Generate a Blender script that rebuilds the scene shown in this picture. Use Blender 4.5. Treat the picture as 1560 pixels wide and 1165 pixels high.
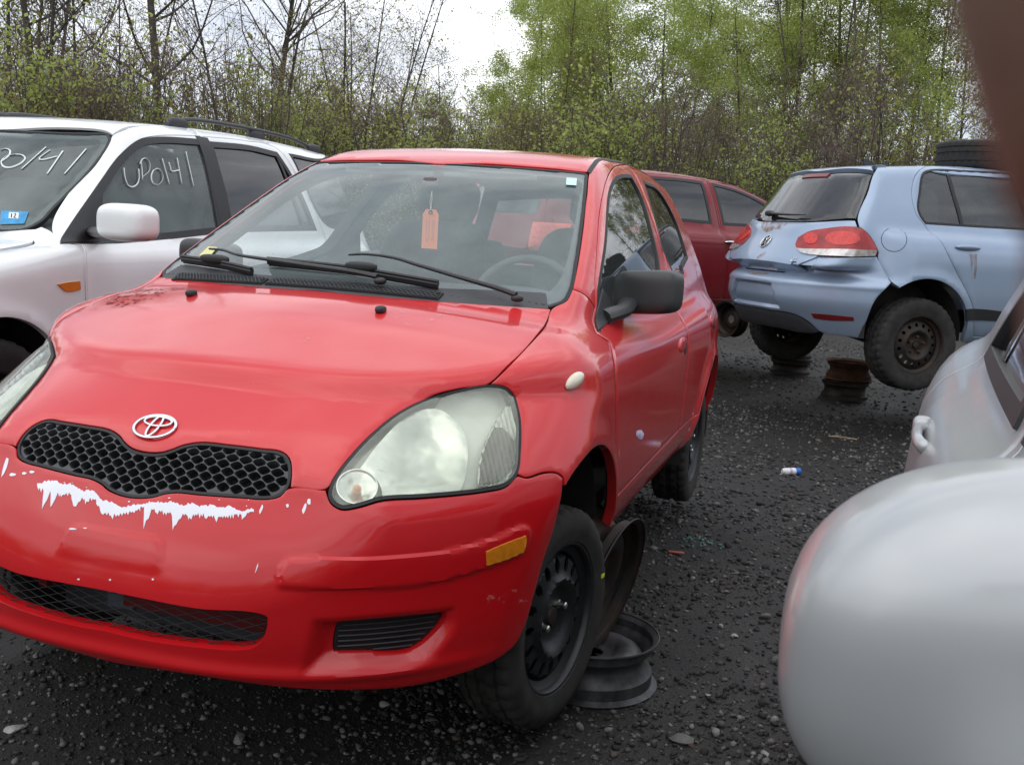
import bpy, bmesh, math, random
import numpy as np
from mathutils import Matrix, Vector
from mathutils.geometry import delaunay_2d_cdt

random.seed(7); np.random.seed(7)
for _o in list(bpy.data.objects): bpy.data.objects.remove(_o)
SC = bpy.context.scene
COL = SC.collection
# ---------------------------------------------------------------- camera (measured from the photograph)
PW, PH = 1560.0, 1165.0
FPX = 1579.1
LIFT = 0.12                       # ground below the red hatchback's own zero height
CAM_C = np.array([1.4132402, -2.47368635, 1.19177018 + LIFT])
CAM_R = np.array([[0.947636031878359, 0.31409525688401285, 0.05770719789422961],
                  [0.10033827318242489, -0.12128935017075537, -0.9875328472865217],
                  [-0.3031801148170944, 0.9416119493390692, -0.14645393419560843]])   # rows: right, down, forward
cam = bpy.data.cameras.new('camera'); cam_o = bpy.data.objects.new('camera', cam); COL.objects.link(cam_o)
cam.sensor_fit = 'HORIZONTAL'; cam.sensor_width = 4.8; cam.lens = 4.8*FPX/PW
cam.clip_start = 0.005; cam.clip_end = 2000
cam.dof.use_dof = True; cam.dof.focus_distance = 3.2; cam.dof.aperture_fstop = cam.lens/1.35
_m = Matrix(((CAM_R[0][0], -CAM_R[1][0], -CAM_R[2][0], CAM_C[0]),
             (CAM_R[0][1], -CAM_R[1][1], -CAM_R[2][1], CAM_C[1]),
             (CAM_R[0][2], -CAM_R[1][2], -CAM_R[2][2], CAM_C[2]), (0, 0, 0, 1)))
cam_o.matrix_world = _m
SC.camera = cam_o
# ---------------------------------------------------------------- overcast sky, weak wide sun, exposure
SUN_EL, SUN_AZ = math.radians(58), math.radians(205)      # azimuth clockwise from +y
world = bpy.data.worlds.new('World'); SC.world = world; world.use_nodes = True
_n = world.node_tree.nodes; _l = world.node_tree.links; _n.clear()
_out = _n.new('ShaderNodeOutputWorld'); _bg = _n.new('ShaderNodeBackground'); _bg.inputs['Strength'].default_value = 0.1
_sky = _n.new('ShaderNodeTexSky'); _sky.sky_type = 'NISHITA'; _sky.sun_disc = False
_sky.sun_elevation = SUN_EL; _sky.sun_rotation = SUN_AZ
_tc = _n.new('ShaderNodeTexCoord'); _map = _n.new('ShaderNodeMapping'); _map.inputs['Scale'].default_value = (1, 1, 2.6)
_no = _n.new('ShaderNodeTexNoise'); _no.inputs['Scale'].default_value = 2.3; _no.inputs['Detail'].default_value = 7; _no.inputs['Roughness'].default_value = .55
_cr = _n.new('ShaderNodeValToRGB')
_cr.color_ramp.elements[0].position = .40; _cr.color_ramp.elements[0].color = (5.0, 5.35, 6.1, 1)
_cr.color_ramp.elements[1].position = .66; _cr.color_ramp.elements[1].color = (11.5, 11.6, 11.8, 1)
_mx = _n.new('ShaderNodeMix'); _mx.data_type = 'RGBA'; _mx.inputs[0].default_value = .9
_l.new(_tc.outputs['Generated'], _map.inputs['Vector']); _l.new(_map.outputs['Vector'], _no.inputs['Vector'])
_l.new(_no.outputs['Fac'], _cr.inputs['Fac']); _l.new(_sky.outputs['Color'], _mx.inputs[6]); _l.new(_cr.outputs['Color'], _mx.inputs[7])
_l.new(_mx.outputs[2], _bg.inputs['Color']); _l.new(_bg.outputs['Background'], _out.inputs['Surface'])
sun = bpy.data.lights.new('sun', 'SUN'); sun.energy = 0.6; sun.angle = math.radians(80); sun.color = (1, .97, .93)
sun_o = bpy.data.objects.new('sun', sun); COL.objects.link(sun_o)
_sd = Vector((math.sin(SUN_AZ)*math.cos(SUN_EL), math.cos(SUN_AZ)*math.cos(SUN_EL), math.sin(SUN_EL)))
sun_o.rotation_euler = _sd.to_track_quat('Z', 'Y').to_euler(); sun_o.location = (0, 0, 30)
SC.view_settings.view_transform = 'Standard'; SC.view_settings.look = 'None'
SC.view_settings.exposure = 0.70; SC.view_settings.gamma = 1.0; SC.view_settings.use_curve_mapping = False
# ---------------------------------------------------------------- numeric helpers
def A3(*a): return np.array(a, float)

def pchip(xs, ys, ext=False):
    xs = np.array(xs, float); ys = np.array(ys, float)
    h = np.diff(xs); dl = np.diff(ys) / h
    d = np.zeros_like(xs); d[0] = dl[0]; d[-1] = dl[-1]
    for i in range(1, len(xs) - 1):
        if dl[i - 1] * dl[i] > 0:
            w1 = 2 * h[i] + h[i - 1]; w2 = h[i] + 2 * h[i - 1]
            d[i] = (w1 + w2) / (w1 / dl[i - 1] + w2 / dl[i])
    def f(x):
        x = np.asarray(x, float)
        i = np.clip(np.searchsorted(xs, x) - 1, 0, len(h) - 1)
        xc = np.clip(x, xs[0], xs[-1])
        t = (xc - xs[i]) / h[i]
        y = ((1 + 2*t)*(1-t)**2*ys[i] + t*(1-t)**2*h[i]*d[i] + t*t*(3-2*t)*ys[i+1] + t*t*(t-1)*h[i]*d[i+1])
        if not ext: return y
        return y + np.where(x < xs[0], d[0]*(x-xs[0]), 0) + np.where(x > xs[-1], d[-1]*(x-xs[-1]), 0)
    return f

def smax(a, b, k):
    h = np.maximum(k - np.abs(a - b), 0) / k
    return np.maximum(a, b) + h*h*k*0.25
def smin(a, b, k): return -smax(-a, -b, k)
def sstep(a, b, x):
    t = np.clip((x - a)/(b - a), 0, 1); return t*t*(3-2*t)

def rz(a):
    c, s = math.cos(a), math.sin(a); return np.array([[c, -s, 0], [s, c, 0], [0, 0, 1.]])

# photograph camera (source pixels 1560 x 1165) -> rays in the place
def px_ray(u, v):
    d = np.stack([(np.asarray(u, float) - PW/2)/FPX, (np.asarray(v, float) - PH/2)/FPX, np.ones(np.shape(u))], -1)
    return d @ CAM_R
def px_at(u, v, depth): return CAM_C + px_ray(u, v)*depth
def px_ground(u, v, z=0.0):
    r = px_ray(u, v); return CAM_C + r*((z - CAM_C[2])/r[2])
def to_px(P):
    c = (np.asarray(P, float) - CAM_C) @ CAM_R.T
    return np.stack([PW/2 + FPX*c[..., 0]/c[..., 2], PH/2 + FPX*c[..., 1]/c[..., 2]], -1)

def cast(F, O, D, t0, t1, n=0):
    """first crossing of the surface F=0 along each ray (distance-guided march, then bisection); misses give the closest approach"""
    O = np.atleast_2d(O); D = np.atleast_2d(D); N = max(len(O), len(D))
    O = np.broadcast_to(O, (N, 3)).astype(float); D = np.broadcast_to(D, (N, 3)).astype(float)
    dl = np.linalg.norm(D, axis=1)
    t = np.full(N, float(t0)); lo = t.copy(); hi = np.full(N, np.nan); best = np.full(N, 1e9); tb = t.copy(); act = np.arange(N)
    for it in range(160):
        v = F(O[act]+D[act]*t[act][:, None])
        neg = v < 0; k = act[neg]; hi[k] = t[k]
        p = act[~neg]; vp = v[~neg]; lo[p] = t[p]
        b = vp < best[p]; best[p[b]] = vp[b]; tb[p[b]] = t[p[b]]
        t[p] += np.maximum(vp*.6, .003)/dl[p]
        act = p[t[p] < t1]
        if not len(act): break
    hit = ~np.isnan(hi); k = np.where(hit)[0]
    for _ in range(18):
        if not len(k): break
        m = .5*(lo[k]+hi[k]); neg = F(O[k]+D[k]*m[:, None]) < 0
        hi[k] = np.where(neg, m, hi[k]); lo[k] = np.where(neg, lo[k], m)
    t = np.where(hit, .5*(lo+np.where(hit, hi, 0)), tb)
    return O + D*t[:, None], hit

def grad(F, P, e=1.5e-3):
    g = np.stack([F(P + np.eye(3)[i]*e) - F(P - np.eye(3)[i]*e) for i in range(3)], -1)
    return g/np.maximum(np.linalg.norm(g, axis=1, keepdims=True), 1e-9)

class PlaneMap:
    """projection of a body surface along a fixed axis pointing out of the body"""
    def __init__(s, axis, up=(0, 0, 1), far=5.5, depth=9., org=(0, 0, 0)):
        s.a = A3(*axis); s.a /= np.linalg.norm(s.a)
        s.e1 = np.cross(A3(*up), s.a); s.e1 /= np.linalg.norm(s.e1); s.e2 = np.cross(s.a, s.e1)
        s.o = A3(*org); s.far = far; s.depth = depth
    def to2(s, P): Q = np.atleast_2d(P) - s.o; return np.stack([Q@s.e1, Q@s.e2], -1)
    def cast(s, F, q):
        O = s.o + q[:, :1]*s.e1 + q[:, 1:]*s.e2 + s.a*s.far
        return cast(F, O, -s.a, 0, s.depth, 80)[0]
class CylMap:
    """projection towards a vertical axis at (cx, cy); angle 0 looks along -y (sgn=-1) or +y (sgn=1)"""
    def __init__(s, cx, cy, R, sgn=-1, far=1.6):
        s.c = (cx, cy); s.R = R; s.g = sgn; s.far = far
    def to2(s, P):
        P = np.atleast_2d(P); th = np.arctan2(P[:, 0]-s.c[0], s.g*(P[:, 1]-s.c[1]))
        return np.stack([th*s.R, P[:, 2]], -1)
    def cast(s, F, q):
        th = q[:, 0]/s.R
        d = np.stack([np.sin(th), s.g*np.cos(th), 0*th], -1)
        O = np.stack([s.c[0]+0*th, s.c[1]+0*th, q[:, 1]], -1) + d*s.far
        return cast(F, O, -d, 0, s.far-.05, 80)[0]

def turn(P, i):
    a = P[i]-P[i-1]; b = P[(i+1) % len(P)]-P[i]
    return abs((math.atan2(b[1], b[0]) - math.atan2(a[1], a[0]) + math.pi) % (2*math.pi) - math.pi)
def smooth_loop(P, step, corner=50):
    """closed Catmull-Rom through P, sharp where the outline turns by more than `corner` degrees"""
    P = np.array(P, float); n = len(P); out = []
    sharp = [turn(P, i) > math.radians(corner) for i in range(n)]
    for i in range(n):
        p1, p2 = P[i], P[(i+1) % n]
        p0 = P[i-1] if not sharp[i] else 2*p1-p2
        p3 = P[(i+2) % n] if not sharp[(i+1) % n] else 2*p2-p1
        L = np.linalg.norm(p2-p1); m = max(1, int(math.ceil(L/step)))
        # centripetal-ish tangents scaled to this span
        l0 = max(np.linalg.norm(p1-p0), 1e-9); l2 = max(np.linalg.norm(p3-p2), 1e-9)
        m1 = ((p1-p0)/l0*L + (p2-p1))*.5; m2 = ((p3-p2)/l2*L + (p2-p1))*.5
        for k in range(m):
            t = k/m
            out.append((2*t**3-3*t*t+1)*p1 + (t**3-2*t*t+t)*m1 + (-2*t**3+3*t*t)*p2 + (t**3-t*t)*m2)
    return np.array(out)
def smooth_line(P, step):
    P = np.array(P, float); n = len(P); out = []
    for i in range(n-1):
        p1, p2 = P[i], P[i+1]; p0 = P[i-1] if i else 2*p1-p2; p3 = P[i+2] if i+2 < n else 2*p2-p1
        m = max(1, int(math.ceil(np.linalg.norm(p2-p1)/step)))
        for k in range(m):
            t = k/m
            out.append(.5*((2*p1)+(-p0+p2)*t+(2*p0-5*p1+4*p2-p3)*t*t+(-p0+3*p1-3*p2+p3)*t**3))
    out.append(P[-1]); return np.array(out)
def area2(P): return .5*np.sum(P[:, 0]*np.roll(P[:, 1], -1) - np.roll(P[:, 0], -1)*P[:, 1])
def inset_loop(P, d):
    """move a loop by d to the left of its direction (inwards when counter-clockwise)"""
    e = np.roll(P, -1, 0)-P; e /= np.maximum(np.linalg.norm(e, axis=1, keepdims=True), 1e-9)
    nrm = np.stack([-e[:, 1], e[:, 0]], -1); m = nrm+np.roll(nrm, 1, 0)
    m /= np.maximum((m*m).sum(1, keepdims=True), .35)/2.
    return P + m*d
def inside(Q, P):
    x, y = Q[:, 0][:, None], Q[:, 1][:, None]
    a = P; b = np.roll(P, -1, 0)
    c = ((a[:, 1] > y) != (b[:, 1] > y)) & (x < (b[:, 0]-a[:, 0])*(y-a[:, 1])/np.where(b[:, 1] == a[:, 1], 1e-12, b[:, 1]-a[:, 1])+a[:, 0])
    return (c.sum(1) % 2) == 1
def edge_dist(Q, P, closed=True):
    a = P if closed else P[:-1]; b = np.roll(P, -1, 0) if closed else P[1:]
    out = np.full(len(Q), 1e9)
    for s in range(0, len(Q), 4000):
        q = Q[s:s+4000, None]; ab = b-a
        t = np.clip(((q-a)*ab).sum(-1)/np.maximum((ab*ab).sum(-1), 1e-12), 0, 1)
        out[s:s+4000] = np.sqrt(((q-a-t[..., None]*ab)**2).sum(-1)).min(1)
    return out
def signed_in(Q, P):
    """positive inside the loop P"""
    return np.where(inside(Q, P), 1, -1)*edge_dist(Q, P)
# ---------------------------------------------------------------- materials
def newmat(name):
    m = bpy.data.materials.new(name); m.use_nodes = True
    n = m.node_tree.nodes; n.clear()
    o = n.new('ShaderNodeOutputMaterial'); b = n.new('ShaderNodeBsdfPrincipled')
    m.node_tree.links.new(b.outputs[0], o.inputs[0])
    return m, n, m.node_tree.links, b
def noise(n, l, scale, detail=4, rough=.55, coord='Object', vec=None):
    t = n.new('ShaderNodeTexNoise'); t.inputs['Scale'].default_value = scale; t.inputs['Detail'].default_value = detail; t.inputs['Roughness'].default_value = rough
    if vec is None:
        c = n.new('ShaderNodeTexCoord'); l.new(c.outputs[coord], t.inputs['Vector'])
    else: l.new(vec, t.inputs['Vector'])
    return t.outputs['Fac']
def ramp(n, l, fac, stops):
    r = n.new('ShaderNodeValToRGB'); e = r.color_ramp.elements
    while len(e) < len(stops): e.new(.5)
    for q, (p, c) in zip(e, stops):
        q.position = p; q.color = (*c, 1) if len(c) == 3 else c
    l.new(fac, r.inputs['Fac']); return r.outputs['Color']
def mixc(n, l, fac, a, b, mode='MIX'):
    m = n.new('ShaderNodeMix'); m.data_type = 'RGBA'; m.blend_type = mode
    for s, v in ((0, fac), (6, a), (7, b)):
        if isinstance(v, bpy.types.NodeSocket): l.new(v, m.inputs[s])
        else: m.inputs[s].default_value = v if s == 0 else (*v, 1)
    return m.outputs[2]
def bump(n, l, h, b, strength=.3, dist=.002):
    k = n.new('ShaderNodeBump'); k.inputs['Strength'].default_value = strength; k.inputs['Distance'].default_value = dist
    l.new(h, k.inputs['Height']); l.new(k.outputs['Normal'], b.inputs['Normal']); return k
def g3(v): return (v, v, v)
def plain(name, col, rough=.5, metal=0, var=.15, scale=8, bmp=0, bscale=60, spec=.5, coat=0, dist=.002):
    m, n, l, b = newmat(name)
    f = noise(n, l, scale, 5)
    lo = tuple(c*(1-var) for c in col); hi = tuple(min(1, c*(1+var)) for c in col)
    l.new(ramp(n, l, f, [(.3, lo), (.7, hi)]), b.inputs['Base Color'])
    b.inputs['Roughness'].default_value = rough; b.inputs['Metallic'].default_value = metal
    b.inputs['Specular IOR Level'].default_value = spec; b.inputs['Coat Weight'].default_value = coat
    if bmp: bump(n, l, noise(n, l, bscale, 3), b, bmp, dist)
    return m
def paint(name, col, rough=.35, coat=1.0, coat_rough=.06, metal=0, dust=(.32, .29, .26), dust_amt=.12, fade=None, flake=0, specks=0, spec=.15):
    m, n, l, b = newmat(name)
    c = mixc(n, l, noise(n, l, 3.2, 4), tuple(x*.9 for x in col), tuple(min(1, x*1.08) for x in col))
    if fade: c = mixc(n, l, noise(n, l, 1.7, 6, .6), c, fade)
    tc = n.new('ShaderNodeTexCoord'); sx = n.new('ShaderNodeSeparateXYZ'); l.new(tc.outputs['Object'], sx.inputs[0])
    mp = n.new('ShaderNodeMapRange'); mp.inputs['From Min'].default_value = .75; mp.inputs['From Max'].default_value = .15
    l.new(sx.outputs['Z'], mp.inputs['Value'])
    d1 = n.new('ShaderNodeMath'); d1.operation = 'MULTIPLY'; l.new(noise(n, l, 9, 8, .7), d1.inputs[0]); l.new(mp.outputs[0], d1.inputs[1])
    d2 = n.new('ShaderNodeMath'); d2.operation = 'MULTIPLY'; l.new(d1.outputs[0], d2.inputs[0]); d2.inputs[1].default_value = dust_amt*2.2
    c = mixc(n, l, d2.outputs[0], c, dust)
    if specks:
        v = ramp(n, l, noise(n, l, 210, 2, .5), [(.77, g3(0)), (.80, g3(.8))])
        v2 = ramp(n, l, noise(n, l, 14, 3, .6), [(.50, g3(0)), (.66, g3(1))])
        c = mixc(n, l, mixc(n, l, 1.0, v, v2, 'MULTIPLY'), c, (.50, .44, .42))
    l.new(c, b.inputs['Base Color'])
    rr = n.new('ShaderNodeMapRange'); rr.inputs['To Min'].default_value = rough*.8; rr.inputs['To Max'].default_value = min(1, rough*1.35)
    l.new(noise(n, l, 5.5, 6, .6), rr.inputs['Value']); l.new(rr.outputs[0], b.inputs['Roughness'])
    b.inputs['Specular IOR Level'].default_value = spec
    b.inputs['Coat Weight'].default_value = coat; b.inputs['Metallic'].default_value = metal
    cr = n.new('ShaderNodeMapRange'); cr.inputs['To Min'].default_value = coat_rough*.5; cr.inputs['To Max'].default_value = coat_rough*2.2
    l.new(noise(n, l, 4.1, 8, .65), cr.inputs['Value']); l.new(cr.outputs[0], b.inputs['Coat Roughness'])
    k = n.new('ShaderNodeBump'); k.inputs['Strength'].default_value = .012; k.inputs['Distance'].default_value = .01
    l.new(noise(n, l, 7, 2), k.inputs['Height']); l.new(k.outputs['Normal'], b.inputs['Coat Normal'])
    return m
def glass(name, tint=(.75, .82, .8), haze=.10, haze_col=(.5, .55, .55), refl=1.0, rough=.02, drops=0, dirt=.5):
    """thin pane: fresnel reflection over a tinted see-through layer with a film of dust and dried drops"""
    m = bpy.data.materials.new(name); m.use_nodes = True
    n = m.node_tree.nodes; l = m.node_tree.links; n.clear()
    o = n.new('ShaderNodeOutputMaterial'); t = n.new('ShaderNodeBsdfTransparent'); t.inputs[0].default_value = (*tint, 1)
    d = n.new('ShaderNodeBsdfDiffuse'); d.inputs[0].default_value = (*haze_col, 1)
    g = n.new('ShaderNodeBsdfGlossy'); g.inputs['Roughness'].default_value = rough
    lw = n.new('ShaderNodeLayerWeight'); pw = n.new('ShaderNodeMath'); pw.operation = 'POWER'; pw.inputs[1].default_value = 5; l.new(lw.outputs['Facing'], pw.inputs[0])
    k = n.new('ShaderNodeMath'); k.operation = 'MULTIPLY_ADD'; k.inputs[1].default_value = .92*refl; k.inputs[2].default_value = .065*refl; k.use_clamp = True; l.new(pw.outputs[0], k.inputs[0])
    dirtf = n.new('ShaderNodeMapRange'); dirtf.inputs['From Min'].default_value = .3; dirtf.inputs['From Max'].default_value = .75
    dirtf.inputs['To Min'].default_value = haze*(1-dirt); dirtf.inputs['To Max'].default_value = haze*(1+dirt)
    l.new(noise(n, l, 5, 7, .65), dirtf.inputs['Value'])
    m1 = n.new('ShaderNodeMixShader'); l.new(dirtf.outputs[0], m1.inputs[0]); l.new(t.outputs[0], m1.inputs[1]); l.new(d.outputs[0], m1.inputs[2])
    top = m1
    if drops:
        dd = n.new('ShaderNodeBsdfDiffuse'); dd.inputs[0].default_value = (.10, .11, .11, 1)
        v = n.new('ShaderNodeTexVoronoi'); v.inputs['Scale'].default_value = 55; c = n.new('ShaderNodeTexCoord'); l.new(c.outputs['Object'], v.inputs['Vector'])
        s1 = ramp(n, l, v.outputs['Distance'], [(.10, g3(1)), (.16, g3(0))])
        s2 = ramp(n, l, noise(n, l, 3.4, 3), [(.45, g3(0)), (.6, g3(1))])
        s3 = ramp(n, l, v.outputs['Color'], [(.45, g3(0)), (.55, g3(1))])
        s = mixc(n, l, 1.0, mixc(n, l, 1.0, s1, s2, 'MULTIPLY'), s3, 'MULTIPLY')
        q = n.new('ShaderNodeMath'); q.operation = 'MULTIPLY'; q.inputs[1].default_value = drops; l.new(s, q.inputs[0])
        m0 = n.new('ShaderNodeMixShader'); l.new(q.outputs[0], m0.inputs[0]); l.new(m1.outputs[0], m0.inputs[1]); l.new(dd.outputs[0], m0.inputs[2]); top = m0
    m2 = n.new('ShaderNodeMixShader'); l.new(k.outputs[0], m2.inputs[0]); l.new(top.outputs[0], m2.inputs[1]); l.new(g.outputs[0], m2.inputs[2])
    l.new(m2.outputs[0], o.inputs[0]); return m

# ---------------------------------------------------------------- objects
def tag(o, label=None, cat=None, group=None, kind=None):
    if label: o['label'] = label
    if cat: o['category'] = cat
    if group: o['group'] = group
    if kind: o['kind'] = kind
    return o
def empty(name, loc=(0, 0, 0), rot_z=0, label=None, cat=None, group=None, parent=None):
    o = bpy.data.objects.new(name, None); COL.objects.link(o); o.location = loc; o.rotation_euler = (0, 0, rot_z); o.empty_display_size = .1
    if parent: o.parent = parent
    return tag(o, label, cat, group)
def mesh_obj(name, V, Fc, mat, parent=None, smooth=True, sharp=38):
    me = bpy.data.meshes.new(name)
    me.from_pydata(np.asarray(V, float).tolist() if len(V) else [], [], [tuple(map(int, f)) for f in Fc]); me.update()
    if smooth and len(me.polygons):
        me.polygons.foreach_set('use_smooth', [True]*len(me.polygons))
        if sharp: me.set_sharp_from_angle(angle=math.radians(sharp))
    if isinstance(mat, (list, tuple)):
        for q in mat: me.materials.append(q)
    elif mat: me.materials.append(mat)
    o = bpy.data.objects.new(name, me); COL.objects.link(o)
    if parent: o.parent = parent
    return o
class MB:
    """collects simple solids into one mesh"""
    def __init__(s): s.v = []; s.f = []; s.n = 0
    def add(s, V, Fc):
        V = np.asarray(V, float); s.v.append(V); s.f += [tuple(i+s.n for i in q) for q in Fc]; s.n += len(V)
    def box(s, c, h, R=None, bev=.15):
        """box with chamfered edges: c centre, h half sizes"""
        h = np.array(h, float); b = min(h)*bev
        bm = bmesh.new(); bmesh.ops.create_cube(bm, size=2)
        for v in bm.verts: v.co = Vector(h)*Vector(v.co) if False else Vector((v.co.x*h[0], v.co.y*h[1], v.co.z*h[2]))
        if bev: bmesh.ops.bevel(bm, geom=bm.edges[:], offset=b, segments=2, profile=.5, affect='EDGES')
        V = np.array([v.co[:] for v in bm.verts]); bm.verts.index_update(); Fc = [[v.index for v in f.verts] for f in bm.faces]; bm.free()
        if R is not None: V = V @ np.asarray(R).T
        s.add(V+np.array(c, float), Fc); return s
    def tube(s, P, r, n=8, cap=True, flat=1.0, up=None):
        P = np.array(P, float); r = np.broadcast_to(np.asarray(r, float), (len(P),))
        T = np.gradient(P, axis=0); T /= np.maximum(np.linalg.norm(T, axis=1, keepdims=True), 1e-9)
        u = np.array(up, float) if up is not None else (np.array([0, 0, 1.]) if abs(T[0][2]) < .9 else np.array([1., 0, 0]))
        V = []
        for p, t, q in zip(P, T, r):
            a = np.cross(t, u); a /= max(np.linalg.norm(a), 1e-9); b = np.cross(a, t)
            if up is None: u = b
            for k in range(n):
                w = 2*math.pi*k/n; V.append(p + q*(math.cos(w)*a + flat*math.sin(w)*b))
        Fc = [(i*n+k, i*n+(k+1) % n, (i+1)*n+(k+1) % n, (i+1)*n+k) for i in range(len(P)-1) for k in range(n)]
        if cap: Fc += [tuple(range(n))[::-1], tuple(range((len(P)-1)*n, len(P)*n))]
        s.add(V, Fc); return s
    def lathe(s, prof, n=48, c=(0, 0, 0), R=None, closed=False):
        """prof: (x, r) pairs turned about the x axis"""
        pr = np.array(prof, float); m = len(pr)
        th = np.arange(n)*2*math.pi/n
        V = np.stack([np.repeat(pr[None, :, 0], n, 0), pr[None, :, 1]*np.cos(th)[:, None], pr[None, :, 1]*np.sin(th)[:, None]], -1).reshape(-1, 3)
        k = m if closed else m-1
        Fc = [(i*m+j, i*m+(j+1) % m, ((i+1) % n)*m+(j+1) % m, ((i+1) % n)*m+j) for i in range(n) for j in range(k)]
        if R is not None: V = V @ np.asarray(R).T
        s.add(V+np.array(c, float), Fc); return s
    def obj(s, name, mat, parent=None, smooth=True, sharp=38):
        return mesh_obj(name, np.concatenate(s.v), s.f, mat, parent, smooth, sharp)
def mirror_obj(o, name=None):
    me = o.data.copy(); V = np.empty(len(me.vertices)*3); me.vertices.foreach_get('co', V); V[0::3] *= -1; me.vertices.foreach_set('co', V)
    me.flip_normals(); me.update()
    c = bpy.data.objects.new(name or o.name.split('.')[0], me); COL.objects.link(c); c.parent = o.parent
    for k in o.keys():
        if k in ('label', 'kind'): c[k] = o[k]
    return c
def mirror_tree(o, parent=None):
    c = mirror_obj(o)
    if parent: c.parent = parent
    c.location = (-o.location.x, o.location.y, o.location.z)
    for ch in list(o.children): mirror_tree(ch, c)
    return c

def tri_region(loops, res):
    """triangulate the region of 2D loops (first outer, rest holes) with a regular fill; -> pts, tris, index ranges of loops"""
    pts = []; edges = []; rng = []
    for L in loops:
        s = len(pts); pts += [tuple(p) for p in L]; edges += [(s+i, s+(i+1) % len(L)) for i in range(len(L))]; rng.append((s, len(pts)))
    o = loops[0]; lo = o.min(0); hi = o.max(0)
    gx = np.arange(lo[0]+res*.5, hi[0], res); gy = np.arange(lo[1]+res*.5, hi[1], res*.87)
    G = np.array([(x+(res*.5 if j % 2 else 0), y) for j, y in enumerate(gy) for x in gx]).reshape(-1, 2)
    if len(G):
        k = inside(G, o)
        for h in loops[1:]: k &= ~inside(G, h)
        G = G[k]
    if len(G):
        k = np.ones(len(G), bool)
        for L in loops: k &= edge_dist(G, L) > res*.45
        G = G[k]
    pts += [tuple(p) for p in G]
    r = delaunay_2d_cdt([Vector(p) for p in pts], edges, [], 0, 1e-6)
    P = np.array([v[:] for v in r[0]]); T = np.array([f for f in r[2] if len(f) == 3]); orig = r[3]
    c = P[T].mean(1); k = inside(c, o)
    for h in loops[1:]: k &= ~inside(c, h)
    T = T[k]
    # map the first len(pts) original ids
    idmap = {}
    for i, os_ in enumerate(orig):
        for q in os_: idmap[q] = i
    ring = [[idmap[i] for i in range(a, b)] for a, b in rng]
    a2 = (P[T[:, 1], 0]-P[T[:, 0], 0])*(P[T[:, 2], 1]-P[T[:, 0], 1])-(P[T[:, 2], 0]-P[T[:, 0], 0])*(P[T[:, 1], 1]-P[T[:, 0], 1])
    T[a2 < 0] = T[a2 < 0][:, ::-1]
    return P, T, ring

def panel(name, F, outline, M, mat, parent, res=.02, holes=(), gap=.0052, thick=.012, lift=0.0, disp=None, both=False, edge=None, corner=50, is2d=False, rnd=.0014, hole_gap=None, smooth=True):
    """sheet-metal style panel: an outline laid on the body surface F, rounded edge, returned flange"""
    edge = edge or res
    def prep(L, sgn, g):
        q = np.asarray(L, float) if is2d else M.to2(L)
        if area2(q)*sgn < 0: q = q[::-1]
        q = smooth_loop(q, edge, corner) if smooth else q
        return q, inset_loop(q, g)
    full = []; ins = []
    hg = gap if hole_gap is None else hole_gap
    for i, L in enumerate([outline]+list(holes)):
        a, b = prep(L, 1 if i == 0 else -1, gap if i == 0 else hg)
        full.append(a); ins.append(b)
    P, T, rings = tri_region(ins, res)
    X = M.cast(F, P); N = grad(F, X)
    dv = disp(P) if disp else None
    if dv is not None: X = X + N*dv[:, None]
    X = X + N*lift
    V = [X]; Fc = [tuple(t) for t in T]; n = len(X)
    for a, b, ring in zip(full, ins, rings):
        m = len(ring)
        mid = a*.55+b*.45
        Xo = M.cast(F, mid); No = N[ring]
        if disp is not None: Xo = Xo + No*(dv[ring])[:, None]
        Xo = Xo + No*lift
        # keep ring close to the inner loop even where the cast jumps at a silhouette
        dlt = Xo - X[ring]; L = np.linalg.norm(dlt, axis=1, keepdims=True); lim = max(gap, .0015)*1.5
        dlt *= np.minimum(1, lim/np.maximum(L, 1e-9))
        r1 = X[ring] + dlt - No*rnd; r2 = r1 - No*thick
        V += [r1, r2]
        for i in range(m):
            j = (i+1) % m
            Fc += [(ring[j], ring[i], n+i, n+j), (n+j, n+i, n+m+i, n+m+j)]
        n += 2*m
    o = mesh_obj(name, np.concatenate(V), Fc, mat, parent)
    if both: return o, mirror_obj(o)
    return o
class Form:
    """a body surface standing in the place: local frame = rotation yaw about z, then loc"""
    def __init__(s, F, loc, yaw): s.F = F; s.loc = np.array(loc, float); s.R = rz(yaw); s.yaw = yaw
    def on(s, pts, t0=.6, t1=14):
        p = np.array(pts, float); r = px_ray(p[:, 0], p[:, 1])
        return cast(s.F, ((CAM_C-s.loc)@s.R)[None], r@s.R, t0, t1, 420)[0]
    def world(s, P): return np.asarray(P) @ s.R.T + s.loc
    def dirl(s, d): return np.asarray(d, float) @ s.R
def off(F, P, d):
    P = np.atleast_2d(P); return P + grad(F, P)*d
def sym(half):
    """x>=0 half outline from front centre to rear centre -> closed symmetric outline"""
    h = np.array(half, float); m = h.copy(); m[:, 0] *= -1
    h0 = h.copy(); h0[0, 0] = 0; h0[-1, 0] = 0
    return np.concatenate([h0, m[::-1][1:-1]])
def ribbon(name, F, line3, M, w, mat, parent, lift=.002, thick=.003, res=.01):
    """flat strip of width w along a line on the surface"""
    q = smooth_line(M.to2(line3), res); t = np.gradient(q, axis=0); t /= np.maximum(np.linalg.norm(t, axis=1, keepdims=True), 1e-9)
    nn = np.stack([-t[:, 1], t[:, 0]], -1)*w*.5
    return panel(name, F, np.concatenate([q+nn, (q-nn)[::-1]]), M, mat, parent, res=res, gap=.0004, thick=thick+lift, lift=lift, is2d=True, smooth=False)
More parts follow.
